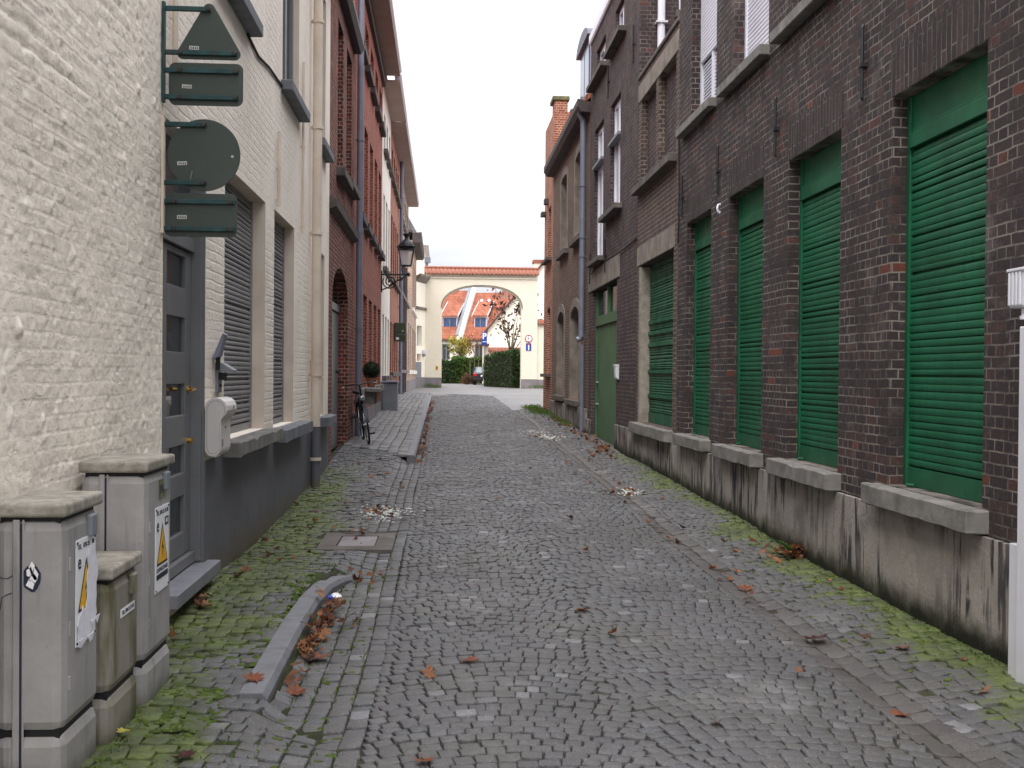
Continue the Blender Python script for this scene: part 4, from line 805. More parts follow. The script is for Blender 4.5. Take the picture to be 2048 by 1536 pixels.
t=thing('small_sign','tiny yellow plate low on the left gateway pier','sign',(-.35,GY-.02,1.85)); MB().fbox(FA,-.44,-.28,1.76,2.02,.004,.02).build('plate','sign_yellow',t); MB().fbox(FA,-.40,-.32,1.82,1.96,.021,.023).build('symbol','ink',t)
t=thing('wall_box','small white box on the cream wall left of the gateway','box',(-1.3,69.2,3.1)); MB().fbox(fgl,1.35,1.75,2.75,3.0,.004,.2).build('case','white_metal',t,bevel=.02); MB().fbox(fgl,1.38,1.72,2.6,2.74,.004,.12).build('cover','zinc',t)
# white tower house with slate hip
h8=thing('rendered_house','white house with slate hipped roof peeping above the left house row','house',(-4.,77.,Z0))
m=MB(); m.box(-9,-1.3,74,82,.4,10.1); m.build('wall','cream_render',h8); m=MB(); m.box(-9.05,-1.0,73.75,82.2,10.1,10.25); m.box(-9.05,-1.1,73.85,82.1,10.252,10.42); m.build('cornice','white_metal',h8)
m=MB(); a=[(-9,73.9,10.43),(-1.5,73.9,10.43),(-1.5,82,10.43),(-9,82,10.43),(-7,78,14.2),(-3.4,78,14.2)]; m.add(a,[(0,1,5,4),(1,2,5),(2,3,4,5),(3,0,4)]); m.build('roof','roof_slate',h8)
m=MB(); m.tube([(-1.2,73.7,7.6),(-1.15,73.6,8.3),(-1.1,73.6,8.9)],.1,8); m.build('downpipe','zinc',h8); m=MB(); m.box(-1.25,-.85,73.4,73.8,8.9,9.25); m.build('rainwater_head','zinc',h8)
# gabled cream house to the right behind the arch
h9=thing('gabled_house','large cream gabled house with dark verge seen behind the gateway and bare tree','house',(9.4,86.,Z0))
gv=lambda x: 4.96+1.2*(x-3.5) if x<9.4 else 4.96+1.2*(15.3-x)
m=MB(); m.prism([(3.5,86,.3),(15.3,86,.3),(15.3,86,4.96),(9.4,86,12.04),(3.5,86,4.96)],(0,11,0)); m.build('wall','cream_render',h9)
m=MB()
for s in (-1,1):
    e=9.4+s*6.15; m.prism([(e,85.8,4.72),(9.4,85.8,12.1),(9.4,85.8,12.3),(e,85.8,4.92)],(0,11.5,0))
m.build('roof','roof_tile',h9)
m=MB()
for s in (-1,1):
    e=9.4+s*6.2; m.prism([(e,85.74,4.6),(9.4,85.74,12.04),(9.4,85.74,12.2),(e,85.74,4.76)],(0,.05,0))
m.build('verge_board','cornice_dark',h9)
m=MB(); m.box(7.2,7.95,87,88,8.5,10.35); m.build('chimney','cream_render',h9); m=MB(); m.box(7.1,8.05,86.9,88.1,10.352,10.6); m.build('chimney_cap','pantile',h9); m=MB(); m.tube([(8.02,86.95,9.2),(8.02,86.95,10.3)],.05,6); m.build('flue','black_iron',h9)
MB().box(9.,9.5,85.96,85.99,7.7,8.9).build('window','glass_dark',h9); m=MB(); m.box(6.,6.8,85.95,85.99,6.1,7.2); m.build('wall_vent','lead_grey',h9)
# terrace of tiled houses
dv=Vector((.947,-.32,0)); nv=Vector((-.32,-.947,0)); fT=Fr((1.7,112,0),dv,nv)
def terr(label,u0,u1,rv,dorm,wins,rtile,ev=4.95):
    h=thing('terraced_house',label,'house',tuple(fT.P((u0+u1)/2,Z0,-2)))
    m=MB(); facade(m,fT,u0,u1,.2,ev,[op(a,b,c,d,.15) for a,b,c,d in wins],.3); m.fbox(fT,u0,u1,.2,ev,-.3,-8.4); m.build('wall','white_render',h)
    for a,b,c,d in wins: window(h,fT,op(a,b,c,d,.15),'grey_paint','glass_dark',fw=.1,mull=(.5,))
    m=MB(); m.ext(fT,[(.25,ev),(.25,ev+.12),(-4.2,rv+.12),(-8.6,ev+.12),(-8.6,ev),(-4.2,rv)],u0,u1); m.build('roof',rtile,h)
    MB().ext(fT,[(.2,ev-.16),(.2,ev),(.36,ev),(.36,ev-.12)],u0,u1).build('gutter','cornice_dark',h)
    a,b=dorm; d=MB(); d.fbox(fT,a,b,6.0,7.35,-2.2,-.85); dd=d.build('dormer','white_metal',h)
    MB().fbox(fT,a+.08,b-.08,6.2,7.2,-.86,-.82).build('dormer_window','glass_blue',dd); m=MB(); m.fbox(fT,(a+b)/2-.05,(a+b)/2+.05,6.22,7.18,-.83,-.8); m.build('mullion','grey_paint',dd)
    m=MB(); m.ext(fT,[(-.6,7.32),(-.6,7.44),(-3.,9.0),(-3.,8.86)],a-.15,b+.15); m.build('dormer_roof',rtile,dd)
    m=MB(); [m.ext(fT,[(-.58,7.3),(-.58,7.5),(-3.,9.06),(-3.,8.9)],x,x+.05) for x in (a-.2,b+.15)]; m.build('flashing','white_metal',dd)
    return h
hT1=terr('white terraced house with orange tiled roof and dormer left of the sloping party wall',-10,-.2,10.15,(-2.1,-.55),[(-1.9,-1.,2.9,4.5),(-3.6,-2.7,2.9,4.5)],'roof_tile')
hT2=terr('white terraced house with orange tiled roof, dormer and chimney right of the sloping wall',.45,12,9.9,(1.3,2.6),[(1.6,2.5,2.9,4.5),(3.5,4.4,2.9,4.5)],'roof_tile')
m=MB(); m.ext(fT,[(.4,4.6),(.4,5.35),(-4.2,10.75),(-8.8,5.4),(-8.8,4.6)],-.19,.44); m.build('party_wall','white_render',hT2); m=MB(); m.ext(fT,[(.45,5.36),(.45,5.46),(-4.2,10.86),(-4.2,10.76)],-.3,.0); m.build('party_wall_coping','lead_grey',hT2)
m=MB(); m.fbox(fT,3.4,4.3,9.3,11.0,-4.6,-3.8); c=m.build('chimney','brick_orange',hT2); MB().fbox(fT,3.32,4.38,11.002,11.1,-4.7,-3.7).build('chimney_cap','cornice_dark',c); MB().cyl(fT.P(3.8,11.1,-4.2),fT.P(3.8,11.5,-4.2),.14).build('chimney_pot','cornice_dark',c); MB().fbox(fT,3.35,4.35,9.35,9.5,-3.8,-3.66).build('flashing','lead_grey',c)
for u in (1.35,2.15):
    m=MB(); m.cyl(fT.P(u,9.05,-3.45),fT.P(u,9.15,-3.2),.16,10); m.build('roof_vent','white_metal',hT2)
m=MB(); m.fbox(fT,-2.8,-1.6,9.8,11.,-4.7,-3.9); m.build('chimney','brick_orange',hT1)
# plants
def leaves(mb,pts,size,asp=.7,nrm=None,jit=1.):
    for i,p in enumerate(pts):
        n=Vector(rng.normal(0,1,3)); 
        if nrm is not None: n=n*jit+Vector(nrm(p))*1.2
        n.normalize(); a=n.orthogonal().normalized(); a.rotate(Matrix.Rotation(random.uniform(0,6.28),3,n)); b=n.cross(a); s=size*random.uniform(.6,1.3); p=Vector(p)
        mb.add([p-a*s,p+b*s*asp*.5-n*s*.12,p+a*s,p-b*s*asp*.5-n*s*.12],[(0,1,2,3)])
def hedge(label,pts,w,h0,h1,mat,n,base=Z0,size=.12):   # clipped hedge along a line of two points
    a,b=Vector(pts[0]),Vector(pts[1]); d=b-a; L=d.length; d.normalize(); nn=Vector((d.y,-d.x)); t=thing('hedge',label,'hedge',((a.x+b.x)/2,(a.y+b.y)/2,base),group='clipped hedges beyond the gateway')
    m=MB(); q=lambda s,k,z:(a.x+d.x*s+nn.x*k,a.y+d.y*s+nn.y*k,z)
    H=lambda s: base+h0+(h1-h0)*s/L
    e=.12; m.add([q(e,-w/2+e,base),q(L-e,-w/2+e,base),q(L-e,w/2-e,base),q(e,w/2-e,base),q(e,-w/2+e,H(0)-e),q(L-e,-w/2+e,H(L)-e),q(L-e,w/2-e,H(L)-e),q(e,w/2-e,H(0)-e)],[(3,2,1,0),(4,5,6,7),(0,1,5,4),(1,2,6,5),(2,3,7,6),(3,0,4,7)]); m.build('inner_mass','hedge_core',t)  # plain dark box filling the hedge behind its leaves, not soil
    P=[]
    for i in range(n):
        f=random.random(); s=random.uniform(0,L); z=random.uniform(0,1); k=random.uniform(-w/2,w/2); dp=random.uniform(-.14,.05)
        dp+=.22*noise.noise((s*1.1,z*3,k+5))+.1*noise.noise((s*3,z*6,k))
        if f<.4: P.append(q(s,w/2+dp,base+.05+z*(H(s)-base)))
        elif f<.55: P.append(q(s,-w/2-dp,base+.05+z*(H(s)-base)))
        elif f<.8: P.append(q(s,k,H(s)+dp+.05*noise.noise((s*2,k,1))))
        elif f<.9: P.append(q(-dp,k,base+z*(H(0)-base)))
        else: P.append(q(L+dp,k,base+z*(H(L)-base)))
    m=MB(); leaves(m,P,size); m.build('foliage',mat,t); return t
hedge('tall dark clipped hedge standing just inside the right gateway pier',((5.0,71.6),(3.5,79.4)),1.1,2.45,2.1,'leaf_hedge',9000,size=.11)
hedge('lower dark hedge behind the left gateway pier, beside the lane',((-4.,97.5),(1.1,98.)),1.2,1.95,1.95,'leaf_hedge',5000,size=.14)
hedge('brighter taller hedge below the yellow tree, between lower hedge and car',((1.0,98.6),(4.8,99.6)),1.3,2.35,2.1,'leaf_hedge_bright',5000,size=.14)
def tree(name,label,base,trunk_h,r0,crown,nb,mat,nl,size,crad,seed,bark='twig',fork=None,gr='young trees beyond the gateway'):
    R=random.Random(seed); t=thing(name,label,'tree',base,group=gr); B=Vector(base); m=MB(); top=B+Vector((.05,0,trunk_h)); m.tube([B,B+Vector((.02,.02,trunk_h*.5)),top],[r0,r0*.85,r0*.7],8)
    c=Vector(crown); tips=[]
    for i in range(nb):
        th=2*PI*i/nb+R.uniform(-.4,.4); ph=R.uniform(-.15,1.); e=c+Vector((math.cos(th)*crad[0]*math.cos(ph*.9),math.sin(th)*crad[1]*math.cos(ph*.9),crad[2]*math.sin(ph*1.4)*R.uniform(.6,1.)))
        s=B+Vector((0,0,trunk_h*R.uniform(.75,1.))); mid=(s+e)/2+Vector((R.uniform(-.2,.2),R.uniform(-.2,.2),R.uniform(0,.35))); m.tube([s,mid,e],[r0*.45,r0*.28,r0*.1],5)
        for k in range(4):
            f=R.uniform(.35,1.); p=mid.lerp(e,f) if f>.5 else s.lerp(mid,f+.4); q=p+Vector((R.uniform(-1,1),R.uniform(-1,1),R.uniform(-.2,1)))*crad[0]*.38; m.tube([p,(p+q)/2+Vector((0,0,.05)),q],[r0*.16,r0*.11,r0*.05],4); tips+=[p,q,(p+q)/2]
    m.build('trunk',bark,t,smooth=True); m=MB(); P=[]
    for i in range(nl): p=R.choice(tips); P.append(p+Vector((R.gauss(0,1),R.gauss(0,1),R.gauss(0,1)))*size*1.3)
    leaves(m,P,size,.9); m.build('crown',mat,t); return t
tree('bare_tree','nearly bare tree with few dark leaves against the cream gable',(4.85,78.2,Z0),2.7,.09,(5.1,78.2,5.3),11,'leaf_maroon',260,.19,(2.,1.5,2.1),4)
tree('small_tree','small round tree with yellow green leaves above the bright hedge',(1.75,104.,Z0),2.4,.09,(1.75,104.,3.75),12,'leaf_yellow',900,.15,(1.05,1.,1.25),8)
tree('thin_tree','thin staked sapling with a few rusty leaves between bush and car',(2.78,96.5,Z0),2.8,.045,(2.75,96.5,4.05),8,'leaf_rust',110,.13,(1.05,.9,.9),11)
for i,(x,lb) in enumerate(((2.4,'pale wooden stake on the left of the thin sapling'),(3.15,'pale wooden stake on the right of the thin sapling'))):
    t=thing('tree_stake',lb,'stake',(x,96.2,Z0),group='stakes of the sapling'); MB().tube([(x,96.2,Z0-.1),(x,96.2,Z0+2.1)],.045,8).build('post','twig',t); MB().cyl((x,96.2,Z0+1.9),(x,96.2,Z0+1.95),.055,8).build('strap','rubber',t)
t=thing('bush','round leafless brown bush beside the parked car','bush',(2.05,92.,Z0)); m=MB(); P=[]
for i in range(260):
    th,ph=random.uniform(0,6.28),math.acos(random.uniform(-.2,1)); e=Vector((2.05+.55*math.sin(ph)*math.cos(th),92+.55*math.sin(ph)*math.sin(th),Z0+.15+.85*max(0,math.cos(ph)))); s=Vector((2.05+random.uniform(-.15,.15),92+random.uniform(-.15,.15),Z0)); m.tube([s,(s+e)/2+Vector((0,0,.12)),e],[.012,.009,.004],3); P+=[s.lerp(e,random.uniform(.5,1)) for _ in range(5)]
m.build('stems','twig',t); m=MB(); leaves(m,P,.07); m.build('foliage','leaf_bush',t)
# wall with pillar, P sign
gp=thing('garden_wall','tan rendered wall with pantile cap and end pillar behind the dark hedge','wall',(4.5,79.5,Z0))
fp=Fr((2.98,80.6,0),Vector((3.4,-4.2,0)).normalized(),Vector((-4.2,-3.4,0)).normalized())
m=MB(); m.box(2.98,3.32,80.3,80.65,.4,3.55); m.build('pillar','cream_paint',gp); m=MB(); m.box(2.9,3.4,80.22,80.73,3.552,3.75); m.build('pillar_cap','pantile',gp,bevel=.03)
fw_=Fr((0,80.9,0),(1,0,0),(0,-1,0)); m=MB(); m.fbox(fw_,3.33,7.5,.4,3.1,-.3,0); m.build('wall','cream_render',gp); pantiles('tile_cap',fw_,3.33,7.5,3.12,3.5,.2,-.2,gp,back=-.5)
t=thing('parking_sign','tall blue parking sign with white P on a post by the tan pillar','parking sign',(3.05,80.,Z0))
MB().box(2.84,3.2,79.94,79.97,3.62,4.56).build('plate','sign_blue',t,bevel=.01); text('P',.6,'lettering','sign_white',t,(3.02,79.935,4.25),(1,0,0),(0,0,1),bold=.02)
m=MB(); m.box(2.9,3.14,79.934,79.938,3.84,3.9); m.build('caption_line','sign_white',t); MB().cyl((3.05,80.02,Z0-.1),(3.05,80.02,4.5),.035,10).build('post','lead_grey',t); m=MB(); [m.box(2.98,3.12,79.96,80.06,z,z+.04) for z in (3.8,4.4)]; m.build('clamp','lead_grey',t)
# car, seen from behind
car=thing('parked_car','dark estate car parked behind the tan pillar, seen from the rear','car',(3.32,90.,Z0),world=False)
prof=[(-2.1,.32),(-2.16,.62),(-2.1,.95),(-1.95,1.0),(-1.5,1.42),(-.9,1.47),(.1,1.46),(.85,1.0),(1.85,.9),(2.15,.7),(2.15,.35)]   # y (rear negative), z
def loft(prof,hw,mb,ztop=1.5):
    secs=[]
    for s in (-1,-.92,0,.92,1):
        k=1 if abs(s)<1 else .0
        secs.append([(s*hw*(1 if z<1.0 else 1-.22*(z-1.0)/.47), y*(1 if abs(s)<1 else .985), z if abs(s)<1 else .32+(z-.32)*.97) for y,z in prof])
    n=len(prof); b=[p for s in secs for p in s]; f=[(i*n+j,i*n+(j+1)%n,(i+1)*n+(j+1)%n,(i+1)*n+j) for i in range(4) for j in range(n)]+[tuple(range(n)),tuple(range(5*n-1,4*n-1,-1))]
    mb.add(b,f)
m=MB(); loft(prof,.87,m); m.build('body','car_paint',car,smooth=True,bevel=.03,sharp=35)
m=MB(); m.quad((-.64,-1.96,1.01),(.64,-1.96,1.01),(.56,-1.535,1.41),(-.56,-1.535,1.41)); m.build('rear_window','car_glass',car)
m=MB(); [m.quad((s*.845,-1.7,1.02),(s*.845,.6,1.02),(s*.785,.1,1.4),(s*.785,-1.4,1.38)) for s in (-1,1)]; m.build('side_window','car_glass',car)
for s in (-1,1):
    m=MB(); m.box(s*.72-.14,s*.72+.14,-2.175,-2.05,.72,.94); m.build('tail_light','tail_red',car,bevel=.02)
m=MB(); m.box(-.27,.27,-2.185,-2.1,.68,.8); m.build('number_plate','sign_white',car); m=MB(); m.box(-.86,.86,-2.23,-2.05,.34,.56); m.build('bumper','dark_plastic',car,bevel=.04)
m=MB(); m.cyl((0,-2.17,.9),(0,-2.14,.9),.05); m.build('badge','chrome',car)
for x in (-.72,.72):
    for y in (-1.35,1.35):
        m=MB(); m.lathe([(.2,-.1),(.3,-.1),(.32,-.06),(.32,.06),(.3,.1),(.2,.1)],(x,y,.32),20,axis='x'); w=m.build('wheel','rubber',car,smooth=True); m=MB(); m.lathe([(0,-.09),(.2,-.09),(.2,.09),(0,.09)],(x,y,.32),16,axis='x'); m.build('rim','chrome',w)
# ------------------------------------------------------------------ street furniture on the left
# traffic signs seen from behind, on wall brackets at the whitewashed corner
def rrect(x0,x1,z0,z1,r,n=6):
    out=[]
    for cx,cz,a0 in ((x1-r,z1-r,0),(x0+r,z1-r,90),(x0+r,z0+r,180),(x1-r,z0+r,270)):
        for i in range(n+1): q=math.radians(a0+90*i/n); out.append((cx+r*math.cos(q),cz+r*math.sin(q)))
    return out
def rtri(pts,r,n=6):
    out=[]; k=len(pts)
    for i in range(k):
        p,a,b=Vector(pts[i]),Vector(pts[i-1]),Vector(pts[(i+1)%k]); da=(a-p).normalized(); db=(b-p).normalized(); h=da.angle(db)/2; l=r/math.tan(h); p0=p+da*l; p1=p+db*l; c=p+(da+db).normalized()*(r/math.sin(h))
        a0=math.atan2(p0.y-c.y,p0.x-c.x); a1=math.atan2(p1.y-c.y,p1.x-c.x); dlt=(a1-a0+PI)%(2*PI)-PI
        out+= [(c.x+r*math.cos(a0+dlt*j/n),c.y+r*math.sin(a0+dlt*j/n)) for j in range(n+1)]
    return out
SY=6.58
def plate(t,name,outl): 
    m=MB(); m.prism([(x,SY,z) for x,z in outl],(0,.006,0)); m.build(name,'sign_back',t,bevel=.002,seg=1)
def arm(t,x0,x1,z,hx):
    m=MB(); m.box(x0,x1,SY-.024,SY-.002,z-.014,z+.014); a=m.build('bracket_arm','sign_arm',t,bevel=.003,seg=1)
    for x in hx: MB().lathe([(0,0),(.013,0),(.015,-.004),(.013,-.011),(0,-.012)],(x,SY-.024,z),8,axis='y').build('bolt','bolt',a)
def sticker(t,x,z,a=0.):
    c,s=math.cos(a),math.sin(a); f=lambda u,v:(x+u*c-v*s,SY-.002,z+u*s+v*c); m=MB(); m.quad(f(-.028,-.011),f(.028,-.011),f(.028,.011),f(-.028,.011)); k=m.build('sticker','sticker',t)
    m=MB(); [m.box(x-.02+.012*i,x-.014+.012*i,SY-.0035,SY-.0025,z-.007,z+.004) for i in range(4)]; m.build('print','ink',k)
t=thing('traffic_sign','triangular sign above a rectangular plate, both seen from the grey back, upper bracket','traffic sign',(LX,SY,3.15),group='sign backs on the whitewashed corner')
plate(t,'triangle_plate',rtri([(-1.595,3.425),(-1.175,3.425),(-1.385,3.79)],.035)); plate(t,'rectangle_plate',rrect(-1.615,-1.185,3.155,3.405,.04))
arm(t,-1.64,-1.375,3.715,(-1.385,)); arm(t,-1.64,-1.22,3.46,(-1.545,-1.235)); arm(t,-1.64,-1.21,3.355,(-1.55,-1.225)); arm(t,-1.64,-1.21,3.2,(-1.55,-1.225))
m=MB(); m.box(-1.648,-1.632,SY-.04,SY+.0,3.165,3.75); m.build('wall_bar','sign_arm',t,bevel=.002); sticker(t,-1.47,3.492,-.03); sticker(t,-1.51,3.265,-.03)
t=thing('traffic_sign','round sign above a rectangular plate, both seen from the grey back, lower bracket','traffic sign',(LX,SY,2.4),group='sign backs on the whitewashed corner')
plate(t,'round_plate',[(-1.41+.212*math.cos(2*PI*i/48),2.865+.212*math.sin(2*PI*i/48)) for i in range(48)]); plate(t,'rectangle_plate',rrect(-1.635,-1.215,2.385,2.64,.04))
arm(t,-1.645,-1.395,3.04,(-1.41,)); arm(t,-1.645,-1.395,2.7,(-1.41,)); arm(t,-1.645,-1.225,2.59,(-1.575,-1.25)); arm(t,-1.645,-1.225,2.43,(-1.575,-1.25))
m=MB(); m.box(-1.648,-1.632,SY-.04,SY+.0,2.4,3.08); m.build('wall_bar','cream_paint',t,bevel=.002); sticker(t,-1.535,2.815,.05); sticker(t,-1.535,2.5,0.)
m=MB(); m.lathe([(0,0),(.008,0),(.008,-.003),(0,-.003)],(-1.245,SY-.001,2.86),8,axis='y'); m.build('rivet','sticker',t)
m=MB(); m.tube([(-1.485,SY-.006,2.72),(-1.475,SY-.006,2.77)],.004,5); m.build('wire','lead_grey',t)
# electricity cabinets
def cabinet(label,x1,y0,y1,ztop,mat,zb=.11,gap=.27,ch=.042,rib=True):
    t=thing('electrical_cabinet',label,'cabinet',(LX+.15,(y0+y1)/2,zb),group='grey street cabinets against the whitewashed wall'); x0=LX+.035
    m=MB(); m.box(x0,x1,y0,y1,gap+.008,ztop-.06); m.build('body',mat,t,bevel=ch,seg=2)
    m=MB(); m.box(x0,x1,y0,y1,zb-.2,gap); m.build('base',mat,t,bevel=ch,seg=2)
    m=MB(); m.box(x0+.02,x1-.02,y0+.02,y1-.02,gap-.03,ztop-.03); m.build('inner_frame','dark_plastic',t)
    m=MB(); m.box(x0-.004,x1+.012,y0-.012,y1+.012,ztop-.052,ztop); m.build('lid','cabinet_lid',t,bevel=.014,seg=3)
    if rib:
        xm=x0+(x1-x0)*.36
        m=MB(); m.box(xm-.018,xm+.006,y0-.006,y0+.002,zb,ztop-.06); m.box(xm+.014,xm+.022,y0-.003,y0+.002,zb,ztop-.06); m.build('seam_strip',mat,t,bevel=.003,seg=1)
        m=MB(); m.box(xm+.0065,xm+.0135,y0-.0015,y0+.003,zb,ztop-.075); m.build('seam_gap','ink',t)
    if rib:
        for zz_ in (.42,.62,.86):
            MB().cyl((x1-.002,y0+.06,zz_),(x1-.002,y0+.06,zz_+.05),.007,8).build('hinge',mat,t)
    m=MB(); yc=y0+(y1-y0)*.66; m.box(x1-.004,x1+.02,yc-.022,yc+.05,ztop-.16,ztop-.075); m.build('lock','lead_grey' if rib else mat,t,bevel=.006)
    return t
XU,XZ=(0,1,0),(0,0,1)
def warning(t,x,y0,y1,z0,z1,torn):
    m=MB(); m.box(x+.001,x+.004,y0,y1,z0,z1); pl=m.build('warning_plate','sign_white',t,bevel=.001,seg=1); e=x+.0045; yc=(y0+y1)/2; W=y1-y0; H=z1-z0
    text('TEL. 078-35 35 00' if not torn else 'TEL.  078-35    00',W*.115,'lettering','ink',pl,(e,yc,z1-H*.075),XU,XZ)
    text('e',W*.34,'logo','ink',pl,(e,y0+W*.17,z1-H*.22),XU,XZ,bold=.001)
    def tri(name,mat,s,dx):
        a,b,c=(yc+.0,z1-H*.2+.0),(y0+W*.1,z1-H*.69),(y1-W*.1,z1-H*.69); g=((a[0]+b[0]+c[0])/3,(a[1]+b[1]+c[1])/3)
        P=[(g[0]+(p[0]-g[0])*s,g[1]+(p[1]-g[1])*s) for p in (a,b,c)]; mm=MB(); mm.prism([(e+dx,p[0],p[1]) for p in P],(.0005,0,0)); return mm.build(name,mat,pl)
    tri('warning_border','ink',1.,0.); tri('warning_triangle','sign_yellow',.83,.0008)
    q=lambda a,b:(e+.0018,yc+a*W,z1-H*b); mm=MB(); mm.add([q(.05,.36),q(-.07,.5),q(.0,.495),q(-.03,.64),q(.09,.47),q(.01,.475)],[(0,1,2,5),(5,2,3,4)]); mm.build('lightning_bolt','ink',pl)
    if not torn:
        mm=MB(); mm.box(e,e+.001,y1-W*.32,y1-W*.06,z1-H*.25,z1-H*.15); b=mm.build('number_panel','ink',pl); text('A1',W*.14,'lettering','sign_white',b,(e+.0015,y1-W*.19,z1-H*.2),XU,XZ)
        text('LEVENSGEVAAR',W*.115,'lettering','ink',pl,(e,yc,z1-H*.745),XU,XZ); mm=MB(); mm.box(e,e+.001,y0+W*.08,y1-W*.08,z1-H*.85,z1-H*.79); mm.build('caption_bar','ink',pl)
    else:
        P=[(.62,.13),(.9,.12),(1.06,.3),(1.1,.42),(.99,.5),(1.02,.62),(.97,.7),(1.03,.79),(.9,.86),(.72,.93),(.5,.98),(.22,1.03),(.04,1.0),(.1,.88),(.03,.8),(.14,.72),(.24,.7),(.3,.64),(.44,.69),(.52,.6),(.5,.42),(.58,.3),(.52,.2)]
        mm=MB(); mm.prism([(e+.002,y0+a*W,z1-H*b) for a,b in P],(.0015,0,0)); mm.build('torn_paper','torn_paper',pl)
        for k in range(5):
            a,b=random.uniform(.1,.95),random.uniform(.72,.97); mm=MB(); mm.prism([(e+.004,y0+a*W,z1-H*b),(e+.012,y0+(a+.14)*W,z1-H*(b-.02)),(e+.006,y0+(a+.1)*W,z1-H*(b+.07))],(.0015,0,0)); mm.build('paper_scrap','torn_paper',pl)
    for y,z in ((y0+.012,z0+.012),(y1-.012,z0+.012),(y0+.012,z1-.012),(y1-.012,z1-.012)): MB().lathe([(0,0),(.006,0),(.004,.004),(0,.004)],(e,y,z),8,axis='x').build('screw','ink',pl)
c3=cabinet('tallest grey cabinet, farthest of the three, with an intact yellow danger sign',-1.322,5.02,5.5,1.19,'cabinet_grey'); warning(c3,-1.322,5.17,5.42,.56,.96,False)
m=MB(); m.box(-1.321,-1.318,5.24,5.33,1.0,1.085); s=m.build('worn_sticker','cap_moss',c3); m=MB(); [m.box(-1.3175,-1.317,5.25+.02*i,5.26+.02*i,1.02+.012*(i%2),1.06) for i in range(4)]; m.build('print','ink',s)
c2=cabinet('short mossy beige cabinet wedged between the two taller grey cabinets',-1.33,4.53,4.95,.8,'cabinet_mossy',rib=False)
m=MB(); m.box(-1.329,-1.3265,4.66,4.86,.565,.6); s=m.build('phone_label','sign_white',c2); text('TEL. 078-35 35 00',.023,'lettering','ink',s,(-1.326,4.76,.5825),XU,XZ)
c1=cabinet('nearest grey cabinet with a torn danger sign and a scratched round sticker',-1.362,4.07,4.49,1.115,'cabinet_beige'); warning(c1,-1.362,4.19,4.42,.56,.96,True)
m=MB(); P=[(-1.475+.032*math.cos(2*PI*i/20)*(1+.06*math.sin(i*2.3)),4.0685,.845+.05*math.sin(2*PI*i/20)*(1+.08*math.sin(i*1.7))) for i in range(20)]; m.prism(P,(0,-.001,0)); s=m.build('round_sticker','ink',c1)
m=MB(); [m.prism([(-1.475+a+.011*math.cos(2*PI*i/7)*(1+.5*math.sin(i*3.1+k)),4.067,.845+b+.02*math.sin(2*PI*i/7)*(1+.4*math.sin(i*2+k))) for i in range(7)],(0,-.0005,0)) for k,(a,b) in enumerate(((-.008,.02),(.004,.0),(-.006,-.02),(.012,.014),(.002,.032)))]; m.build('scratched_print','sign_white',s)
m=MB(); m.tube([(-1.6,4.066,.86),(-1.58,4.066,.845),(-1.56,4.066,.843),(-1.54,4.066,.855)],.0015,4); m.tube([(-1.585,4.066,.73),(-1.58,4.066,.775),(-1.56,4.066,.785),(-1.545,4.066,.79)],.0015,4); m.build('crack','ink',c1)
# letterbox, spotlight
mbx=thing('letterbox','white rounded letterbox with rolled top on the wall beside the grey door','letterbox',(LX,7.95,1.0))
pr=[]; 
for i in range(9): q=PI+PI*i/8; pr.append((.062+.055*math.cos(q),1.055+.055*math.sin(q)))
pr+= [(.117,1.25)]
for i in range(11): q=math.radians(-55+ (235)*i/10); pr.append((.085+.078*math.cos(q),1.335+.078*math.sin(q)))
m=MB(); m.ext(FL,pr,7.74,8.1); m.build('case','mailbox_white',mbx,bevel=.006)
m=MB(); cx_,cz_=sum(p[0] for p in pr)/len(pr),sum(p[1] for p in pr)/len(pr); sm=[(cx_+(a-cx_)*.8,cz_+(b-cz_)*.9) for a,b in pr]; sm2=[(cx_+(a-cx_)*.77,cz_+(b-cz_)*.888) for a,b in pr]
k=len(sm); vs=[FL.P(7.7385,b,a) for a,b in sm]+[FL.P(7.7385,b,a) for a,b in sm2]; m.add(vs,[(i,(i+1)%k,(i+1)%k+k,i+k) for i in range(k)]); m.build('side_groove','zinc',mbx)
MB().cyl(FL.P(7.95,1.34,.16),FL.P(7.95,1.34,.17),.01,8).build('flap_knob','chrome',mbx); MB().cyl(FL.P(7.9,1.2,.117),FL.P(7.9,1.2,.121),.008,8).build('lock','ink',mbx); MB().fbox(FL,7.78,7.83,1.07,1.12,.117,.119).build('label','lead_grey',mbx)
sp=thing('doorbell_light','grey hooded doorbell lamp with a tilted flood light plate on the wall above the letterbox','wall lamp',(LX,8.1,1.6))
m=MB(); m.ext(FL,[(.0,1.59),(.0,1.66),(.05,1.655),(.13,1.605),(.13,1.59)],8.12,8.28); m.build('hood','lead_grey',sp,bevel=.004)
MB().fbox(FL,8.13,8.27,1.44,1.59,.0,.02).build('back_plate','lead_grey',sp); MB().fbox(FL,8.15,8.25,1.53,1.585,.02,.06).build('lens','dark_plastic',sp); MB().cyl(FL.P(8.2,1.49,.02),FL.P(8.2,1.49,.03),.012,8).build('button','ink',sp)
m=MB(); m.prism([FL.P(8.,1.68,.0),FL.P(8.,1.70,.05),FL.P(8.,1.86,.09),FL.P(8.,1.87,.075)],(0,.12,0)); m.build('flood_plate','zinc',sp,bevel=.003); MB().cyl(FL.P(8.06,1.6,.03),FL.P(8.06,1.72,.035),.016,8).build('stem','dark_plastic',sp)
